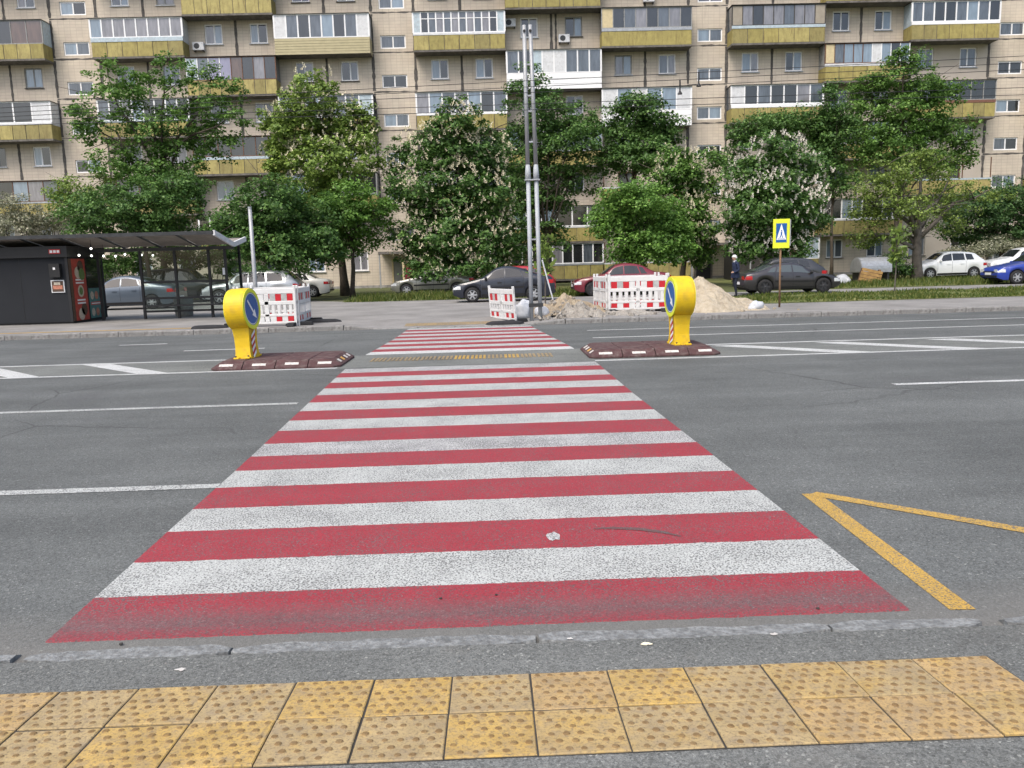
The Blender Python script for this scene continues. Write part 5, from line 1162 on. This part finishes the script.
# ------------------------------------------------------------------ trees
def tree(name, label, base, blobs, N, ls, mat, flowers, tr, seed):
    q = np.random.default_rng(seed); rr = random.Random(seed)
    e = empty(name, (base[0], base[1], G-.02), 0, label, 'bush' if name.endswith('bush') else 'tree', 'trees in front of the apartment block')
    ox, oy, oz = base[0], base[1], G-.02
    bl = np.array(blobs); vol = (bl[:, 3]*bl[:, 4]*bl[:, 5])**.8; wgt = vol/vol.sum()
    zmin = (bl[:, 2]-bl[:, 5]).min(); cen = bl[:, :3].mean(0); ztop = bl[:, 2].max()
    # trunk and limbs
    m = MB(); bark = 'bark'
    if not name.endswith('bush'):
        fork = max(.9, min(zmin+.35*(ztop-zmin), zmin+1.6)-oz); 
        lean = (cen[0]-ox)*.35, (cen[1]-oy)*.35
        tp = []
        for i in range(7):
            t = i/6; tp.append((lean[0]*t**1.5+.12*math.sin(t*5+seed)*t*(1-t)*2, lean[1]*t**1.5, fork*t))
        m.tube(tp, [tr*(1.35 if i == 0 else 1-.45*i/6) for i in range(7)], n=9)
        tipp = Vector(tp[-1])
        limbs = []
        for b_ in blobs:
            c = Vector((b_[0]-ox, b_[1]-oy, b_[2]-oz)); mid = tipp.lerp(c, .5)+Vector((rr.uniform(-.25, .25), rr.uniform(-.2, .2), rr.uniform(.0, .4)))
            st = Vector(tp[rr.choice([4, 5, 6])])
            if c.z < st.z+.3: st = Vector(tp[3]); mid = st.lerp(c, .5)+Vector((0, 0, .25))
            r_ = tr*.45; pts = [st, st.lerp(mid, .5)+Vector((rr.uniform(-.1, .1), 0, .05)), mid, mid.lerp(c, .6)+Vector((rr.uniform(-.1, .1), 0, 0)), c+Vector((0, 0, b_[5]*.5))]
            m.tube(pts, [r_, r_*.8, r_*.62, r_*.42, .015], n=6); limbs.append(pts)
            for k in range(5):
                a = pts[rr.choice([2, 3, 4])]; d = Vector((rr.gauss(0, 1)*b_[3], rr.gauss(0, 1)*b_[4], rr.gauss(.2, .8)*b_[5]))*.6; m.tube([a, a+d*.5+Vector((0, 0, .1)), a+d], [r_*.3, r_*.2, .008], n=5)
    else:
        for b_ in blobs:
            for k in range(4):
                c = Vector((b_[0]-ox+rr.uniform(-.5, .5)*b_[3], b_[1]-oy, b_[2]-oz+rr.uniform(0, .6)*b_[5])); st = Vector((c.x*.8, c.y*.8, 0)); m.tube([st, st.lerp(c, .5)+Vector((rr.uniform(-.2, .2), 0, 0)), c], [tr, tr*.7, .01], n=5)
    m.build('trunk', 'bark_grey' if name in ('plum_tree', 'lilac_bush') else 'bark', e, smooth=True)
    # leaves gathered in sprays round the twig ends
    N = int(N*2.5); per = 62; nc = max(12, N//per); bi = q.choice(len(bl), nc, p=wgt); d = q.normal(size=(nc, 3)); d /= np.linalg.norm(d, axis=1)[:, None]
    rad = q.random(nc)**.42; rad *= q.uniform(.85, 1.2, nc)
    cc = bl[bi, :3] + d*rad[:, None]*bl[bi, 3:6]
    cs = q.uniform(.26, .6, nc)*(1.12 if base[1] > 50 else 1)*(.7 if name.endswith('bush') else 1)
    idx = np.repeat(np.arange(nc), per); n = len(idx); g_ = q.normal(size=(n, 3)); g_ /= np.linalg.norm(g_, axis=1)[:, None]
    pos = cc[idx] + g_*(q.random(n)**.45)[:, None]*cs[idx][:, None]*np.array([1.15, 1.15, .62])
    outd = (pos-bl[bi[idx], :3])/bl[bi[idx], 3:6]
    nrm = q.normal(size=(n, 3))*.55 + np.array([0, 0, .9]) + outd*.5; nrm /= np.linalg.norm(nrm, axis=1)[:, None]
    t = q.normal(size=(n, 3)); t -= (t*nrm).sum(1)[:, None]*nrm; t /= np.linalg.norm(t, axis=1)[:, None]; bt = np.cross(nrm, t)
    sz = ls*.86*q.uniform(.4, 1.35, n)[:, None]
    if name == 'chestnut_tree': sz *= 1.15
    v = np.empty((n, 4, 3)); o_ = pos-np.array([ox, oy, oz]); o_[:, 2] = np.maximum(o_[:, 2], .08)
    v[:, 0] = o_-t*sz*.55; v[:, 1] = o_+bt*sz*.42+t*sz*.08; v[:, 2] = o_+t*sz*.55-nrm*sz*.12; v[:, 3] = o_-bt*sz*.42+t*sz*.08
    cr = obj('crown', fast_mesh('crown', v.reshape(-1, 3), 4, mat), e); cr['kind'] = 'stuff'
    if flowers:
        k = int(flowers*1.7); bi = q.choice(len(bl), k, p=wgt); d = q.normal(size=(k, 3)); d[:, 1] -= .35; d[:, 2] += .25; d /= np.linalg.norm(d, axis=1)[:, None]
        p = bl[bi, :3]+d*bl[bi, 3:6]*q.uniform(.85, 1.1, k)[:, None]-np.array([ox, oy, oz]); fv = []
        for i in range(k):
            h = q.uniform(.16, .32); r_ = h*.24; tl = q.normal(size=2)*.05
            for lv in range(3):
                z_ = h*lv*.32; r2 = r_*(1-lv*.27)
                for a in range(5):
                    a0 = a*1.2566+lv*.6+q.random(); c0 = p[i]+np.array([tl[0]*lv, tl[1]*lv, z_]); dd = np.array([math.cos(a0), math.sin(a0), .25]); nn_ = np.array([-math.sin(a0), math.cos(a0), 0])
                    fv += [c0, c0+dd*r2-nn_*r2*.35, c0+dd*r2*1.15+np.array([0, 0, h*.3]), c0+dd*r2*.8+nn_*r2*.35+np.array([0, 0, h*.1])]
        fo = obj('flower_spikes', fast_mesh('flower_spikes', np.array(fv), 4, 'flower_white' if base[0] > 12 else 'flower_cream'), e); fo['kind'] = 'stuff'
    return e
TREES=[
 ('maple_tree','tall spreading maple rising behind the bus shelter roof',(-17.65,45),[(-19.04, 43.69, 10.84, 1.93, 1.66, 1.39), (-16.57, 44.66, 11.68, 1.97, 1.59, 1.21), (-14.51, 45.56, 10.96, 1.79, 1.62, 1.45), (-20.33, 44.15, 9.17, 1.63, 1.35, 1.08), (-17.65, 44.93, 9.54, 2.54, 2.1, 1.65), (-15.18, 45.97, 8.98, 2.14, 1.86, 1.58), (-18.56, 44.14, 7.27, 2.27, 1.73, 1.19), (-16.5, 45.21, 7.08, 1.78, 1.55, 1.33), (-21.75, 45.47, 10.24, 0.78, 0.73, 0.67), (-13.17, 44.83, 9.52, 0.77, 0.77, 0.77)],9500,0.17,'leaf_mid',0,0.2),
 ('low_tree','low dark bushy tree right above the shelter roof',(-17.22,42),[(-18.26, 40.71, 4.89, 1.9, 1.5, 1.1), (-16.2, 41.63, 5.24, 2.15, 1.84, 1.53), (-15.2, 42.36, 5.76, 1.14, 1.14, 1.14), (-20.01, 41.26, 4.44, 1.42, 1.11, 0.81), (-17.92, 41.93, 3.93, 2.57, 1.7, 0.82), (-16.59, 42.95, 3.94, 2.11, 1.53, 0.95)],11000,0.15,'leaf_dark',0,0.12),
 ('lilac_bush','greyish pale flowering bush above the dark kiosk',(-24.26,43),[(-23.29, 41.82, 4.75, 1.74, 1.33, 0.92), (-22.27, 42.77, 4.38, 1.31, 1.05, 0.79), (-26.16, 43.5, 4.88, 1.6, 1.33, 1.07), (-24.06, 41.91, 4.09, 2.06, 1.39, 0.72)],7000,0.11,'leaf_grey',0,0.06),
 ('young_tree','thin yellowish green tree with a bare stem beside the lilac bush',(-22.41,46),[(-22.1, 45.33, 6.19, 1.0, 0.92, 0.83), (-20.69, 45.86, 6.84, 0.79, 0.79, 0.79), (-21.63, 46.43, 5.47, 1.37, 1.2, 1.03), (-22.99, 45.42, 5.7, 1.11, 0.95, 0.78)],3000,0.13,'leaf_yellow',0,0.07),
 ('chestnut_tree','yellowish green chestnut with open airy crown left of the crossing',(-8.12,46),[(-9.07, 44.88, 10.86, 1.65, 1.43, 1.21), (-10.08, 45.65, 9.33, 2.02, 1.74, 1.46), (-7.74, 46.57, 9.16, 1.83, 1.66, 1.49), (-8.31, 44.66, 7.08, 2.52, 2.03, 1.53), (-10.97, 45.96, 7.56, 1.47, 1.35, 1.24), (-6.73, 46.42, 10.07, 0.8, 0.85, 0.91), (-6.5, 45.58, 8.04, 1.01, 1.06, 1.12), (-9.8, 46.24, 5.7, 2.04, 1.53, 1.02), (-11.56, 46.62, 9.26, 0.8, 0.92, 1.03)],11500,0.17,'leaf_yellow',170,0.24),
 ('maple_tree','dense dark round maple over the silver estate car',(-10.31,40.5),[(-10.22, 39.32, 4.77, 1.74, 1.4, 1.06), (-11.59, 40.18, 3.46, 1.87, 1.53, 1.18), (-9.28, 41.1, 3.96, 1.92, 1.66, 1.41), (-9.83, 39.37, 2.49, 2.13, 1.59, 1.06), (-8.33, 40.47, 2.9, 1.29, 1.24, 1.19), (-12.56, 41.01, 4.04, 1.11, 0.96, 0.81), (-13.2, 40.21, 3.17, 0.69, 0.74, 0.79)],15000,0.16,'leaf_dark',0,0.18),
 ('young_tree','bright green leaning young tree beside the grey entrance door',(-7.39,44),[(-6.96, 42.79, 4.84, 1.79, 1.47, 1.16), (-6.45, 43.76, 3.71, 1.4, 1.18, 0.97), (-7.71, 44.38, 2.83, 1.2, 0.93, 0.65), (-5.44, 43.61, 4.71, 0.64, 0.7, 0.75), (-8.1, 43.97, 3.92, 0.97, 0.97, 0.97)],6500,0.15,'leaf_bright',0,0.14),
 ('chestnut_tree','large chestnut covered in cream flower spikes behind the navy sedan',(-1.03,45.5),[(-1.45, 44.47, 9.2, 1.53, 1.25, 0.98), (-2.48, 45.12, 7.88, 2.21, 1.77, 1.33), (-0.63, 46.14, 7.76, 2.04, 1.75, 1.47), (-3.71, 44.52, 5.66, 1.86, 1.64, 1.42), (-1.51, 45.43, 5.42, 2.79, 2.34, 1.9), (0.51, 46.33, 5.44, 1.25, 1.53, 1.82), (-2.1, 44.39, 3.1, 2.94, 2.29, 1.63), (0.15, 45.7, 2.97, 1.57, 1.63, 1.68), (-3.79, 46.45, 2.54, 1.6, 1.31, 1.03), (-4.67, 45.32, 7.44, 0.78, 0.67, 0.56), (-4.96, 45.68, 6.54, 0.67, 0.62, 0.56), (-2.03, 43.98, 1.51, 2.59, 1.67, 0.76)],24000,0.16,'leaf_dark',620,0.26),
 ('tall_tree','tall dark slender tree directly behind the twin steel pole',(3.64,52),[(2.61, 51.07, 12.07, 1.38, 1.32, 1.25), (3.64, 51.61, 10.58, 2.28, 1.9, 1.52), (2.6, 52.65, 8.55, 2.07, 2.0, 1.94), (5.08, 50.95, 9.09, 2.0, 1.81, 1.63), (6.56, 51.97, 10.16, 1.28, 1.21, 1.15), (3.64, 53.06, 6.1, 2.34, 2.15, 1.95), (2.04, 51.34, 3.57, 1.51, 1.64, 1.76), (5.6, 52.17, 6.83, 1.41, 1.22, 1.02), (3.89, 52.77, 3.39, 1.3, 1.3, 1.3), (1.38, 51.64, 6.16, 0.76, 1.17, 1.58)],15000,0.18,'leaf_dark',0,0.2),
 ('tall_tree','slender tree with bare dark stem in front of white balconies',(8.99,52),[(9.48, 50.99, 10.92, 1.5, 1.22, 0.94), (10.48, 51.74, 9.91, 1.52, 1.33, 1.14), (8.75, 52.49, 9.41, 1.55, 1.42, 1.29), (9.65, 50.95, 7.98, 2.0, 1.63, 1.25), (7.53, 51.97, 7.86, 1.28, 1.15, 1.02), (11.37, 52.41, 9.04, 0.77, 0.84, 0.9), (8.39, 51.76, 10.68, 0.64, 0.64, 0.64)],9500,0.18,'leaf_dark',0,0.15),
 ('maple_tree','bright green low maple above the dark red sedan',(6.83,41),[(7.06, 39.87, 4.61, 1.66, 1.25, 0.83), (6.13, 40.78, 3.64, 1.3, 1.1, 0.9), (8.36, 41.54, 3.53, 1.73, 1.43, 1.12), (7.33, 40.07, 2.28, 1.77, 1.33, 0.88), (9.1, 40.97, 2.45, 1.11, 1.06, 1.01), (5.56, 41.28, 4.08, 0.61, 0.51, 0.41)],12000,0.15,'leaf_bright',0,0.14),
 ('chestnut_tree','narrow chestnut with yellowish flower spikes beside the bright maple',(10.84,46),[(10.44, 45.11, 6.68, 1.33, 1.16, 1.0), (9.71, 45.77, 5.54, 1.35, 1.24, 1.12), (11.6, 46.43, 5.56, 1.25, 1.31, 1.37), (11.02, 45.19, 3.64, 1.44, 1.5, 1.55), (11.78, 45.97, 2.12, 1.02, 1.02, 1.02), (12.69, 46.37, 7.04, 0.8, 0.65, 0.51), (10.01, 45.58, 4.07, 1.12, 1.12, 1.12)],11000,0.15,'leaf_mid',260,0.18),
 ('chestnut_tree','rounded chestnut with white flower spikes behind the pedestrian sign',(15.55,43),[(14.5, 41.89, 6.79, 1.64, 1.28, 0.93), (13.78, 42.73, 5.67, 1.57, 1.42, 1.26), (16.39, 43.47, 5.79, 1.49, 1.39, 1.28), (14.46, 41.64, 4.32, 2.55, 2.04, 1.53), (13.31, 42.96, 3.57, 1.16, 1.32, 1.48), (16.81, 43.59, 3.62, 1.07, 1.18, 1.28), (14.44, 42.18, 2.19, 2.17, 1.55, 0.93)],17000,0.15,'leaf_dark',430,0.22),
 ('tall_tree','dark leafy tree tops peeking over the white flowering chestnut',(20.54,54),[(16.81, 52.86, 9.46, 1.69, 1.26, 0.84), (19.48, 53.59, 10.13, 2.37, 1.61, 0.85), (16.17, 54.29, 7.93, 0.93, 0.93, 0.93), (21.42, 53.18, 8.91, 0.91, 1.24, 1.57)],6500,0.18,'leaf_dark',0,0.14),
 ('maple_tree','tallest maple in front of the right balconies',(27.04,54.5),[(26.75, 53.53, 13.64, 1.44, 1.12, 0.79), (26.96, 54.09, 12.41, 2.39, 1.86, 1.33), (25.09, 54.97, 12.13, 1.48, 1.35, 1.21), (29.34, 53.74, 11.79, 1.45, 1.38, 1.32), (27.02, 54.42, 10.35, 3.07, 2.4, 1.74), (30.66, 55.43, 9.54, 2.04, 1.63, 1.22), (25.32, 53.46, 8.36, 2.76, 2.03, 1.31), (29.33, 54.79, 7.55, 2.42, 1.75, 1.08), (31.85, 55.15, 8.31, 0.95, 1.02, 1.08), (23.66, 54.29, 10.59, 0.93, 0.93, 0.93)],15500,0.18,'leaf_mid',0,0.2),
 ('young_tree','slim forked tree left of the tallest maple',(22.20,53),[(21.69, 52.31, 11.2, 0.9, 0.96, 1.03), (22.4, 52.82, 9.76, 1.04, 1.04, 1.04), (21.94, 53.45, 8.32, 1.18, 1.31, 1.44), (22.52, 52.4, 6.32, 1.16, 1.16, 1.16), (21.17, 52.98, 10.24, 0.52, 0.65, 0.78)],4200,0.17,'leaf_dark',0,0.11),
 ('plum_tree','sparse leaning tree with forked brown trunk beside the white hatchback',(23.68,45),[(20.89, 43.98, 5.52, 1.51, 1.3, 1.08), (23.39, 44.7, 6.32, 1.75, 1.37, 0.99), (25.57, 45.56, 5.29, 1.79, 1.4, 1.01), (21.97, 43.86, 4.02, 2.15, 1.67, 1.18), (20.53, 44.97, 4.29, 1.1, 1.1, 1.1), (25.52, 45.82, 3.68, 1.8, 1.41, 1.01), (27.15, 44.59, 4.58, 1.09, 0.82, 0.55), (20.88, 45.12, 2.68, 1.0, 0.89, 0.78), (23.23, 45.67, 2.63, 1.12, 0.84, 0.56)],7000,0.13,'leaf_olive',0,0.3),
 ('evergreen_tree','dark spreading evergreen behind the parked cars at the right edge',(32.78,52),[(30.69, 50.65, 4.44, 1.99, 1.62, 1.24), (33.02, 51.67, 4.76, 1.9, 1.65, 1.39), (32.08, 52.77, 2.65, 2.46, 1.81, 1.17), (33.37, 51.01, 2.55, 1.88, 1.63, 1.38), (35.38, 51.95, 3.97, 1.91, 1.91, 1.91), (30.27, 52.53, 3.32, 1.16, 1.16, 1.16)],14000,0.16,'leaf_evergreen',0,0.2),
 ('flowering_bush','beige twiggy bush in front of the dark evergreen',(30.58,50),[(29.3, 49.11, 1.7, 1.33, 0.93, 0.54), (31.24, 49.79, 1.9, 1.22, 0.89, 0.55), (33.52, 50.39, 1.73, 1.24, 0.93, 0.62), (28.03, 49.56, 1.5, 0.85, 0.64, 0.43)],4500,0.11,'leaf_grey',0,0.05),
 ('dark_bush','dark low bush beside the grey metal drum',(22.33,45),[(22.06, 44.56, 1.17, 0.66, 0.57, 0.49), (21.8, 44.91, 0.74, 0.55, 0.44, 0.33), (23.06, 45.17, 0.7, 0.55, 0.44, 0.33)],1800,0.11,'leaf_dark',0,0.03),
 ('hedge_bush','dark shaded bushes filling the space behind the bus shelter',(-18.32,46),[(-20.22, 45.03, 2.32, 1.44, 1.27, 1.11), (-18.61, 45.71, 2.5, 1.68, 1.46, 1.23), (-16.72, 46.5, 2.45, 1.6, 1.43, 1.26), (-14.42, 45.3, 2.27, 1.33, 1.28, 1.22)],6500,0.14,'leaf_dark',0,0.03),
 ('hedge_bush','dark shaded bushes behind the silver sedan under the chestnut',(-1.25,50),[(-3.58, 49.03, 1.29, 1.44, 1.08, 0.72), (-1.22, 49.68, 1.34, 1.83, 1.34, 0.85), (1.22, 50.43, 1.39, 1.36, 1.18, 0.99)],4500,0.14,'leaf_dark',0,0.05),  # bushes added to darken the space under the chestnut
]

for i, tdef in enumerate(TREES): tree(*tdef, seed=100+i)
def sapling(x, y, h, label, leaf):
    e = empty('sapling', (x, y, G), 0, label, 'sapling')
    MB().tube([(0, 0, 0), (.03, 0, h*.5), (-.02, 0, h)], [.03, .022, .008], n=6).build('stem', 'bark_grey', e)
    q = np.random.default_rng(int(x*10)+99); n = leaf; t = q.random(n); p = np.stack([q.normal(0, .22, n)*(1-.4*t), q.normal(0, .2, n), h*(.45+.55*t)], 1); a = q.normal(size=(n, 3))*.06; b2 = q.normal(size=(n, 3))*.05
    v = np.stack([p-a, p+b2, p+a, p-b2], 1); cr = obj('crown', fast_mesh('crown', v.reshape(-1, 3), 4, 'leaf_olive'), e); cr['kind'] = 'stuff'
sapling(15.9, 31.9, 2.6, 'thin staked sapling on the grass strip before the metal drum', 160); sapling(1.95, 29.5, 2.5, 'small sapling behind the soil heap left of the barrier enclosure', 260); sapling(17.6, 46.5, 2.2, 'small sapling close to the black hatchback nose', 160)
# bare branches reaching in from the right
e = empty('bare_tree', (41.5, 50, G), 0, 'leafless dark tree whose bare branches reach in from the right edge', 'tree')
m = MB(); q = random.Random(5); m.tube([(0, 0, 0), (-.3, 0, 3), (-1.0, 0, 5.5), (-1.2, 0, 7)], [.2, .15, .1, .04], n=8)
for k in range(16):
    st = Vector((-.3-.75*k/15, 0, 3+3.2*k/15)); pts = [st]; d = Vector((-q.uniform(.6, 1), q.uniform(-.4, .4), q.uniform(-.1, .7))) if k % 4 else Vector((q.uniform(.3, .8), .2, .6))
    for j in range(6):
        d += Vector((q.uniform(-.25, .25), q.uniform(-.2, .2), q.uniform(-.15, .3))); pts.append(pts[-1]+d.normalized()*q.uniform(.5, .9))
    m.tube(pts, [.045, .035, .028, .02, .015, .01, .005], n=5)
    for j in range(2, 6):
        a = pts[j]; dd = Vector((q.uniform(-1, .3), q.uniform(-.5, .5), q.uniform(-.2, .9))).normalized(); m.tube([a, a+dd*.5, a+dd*.9+Vector((0, 0, .15))], [.012, .009, .004], n=4)
m.build('branches', 'bark', e)
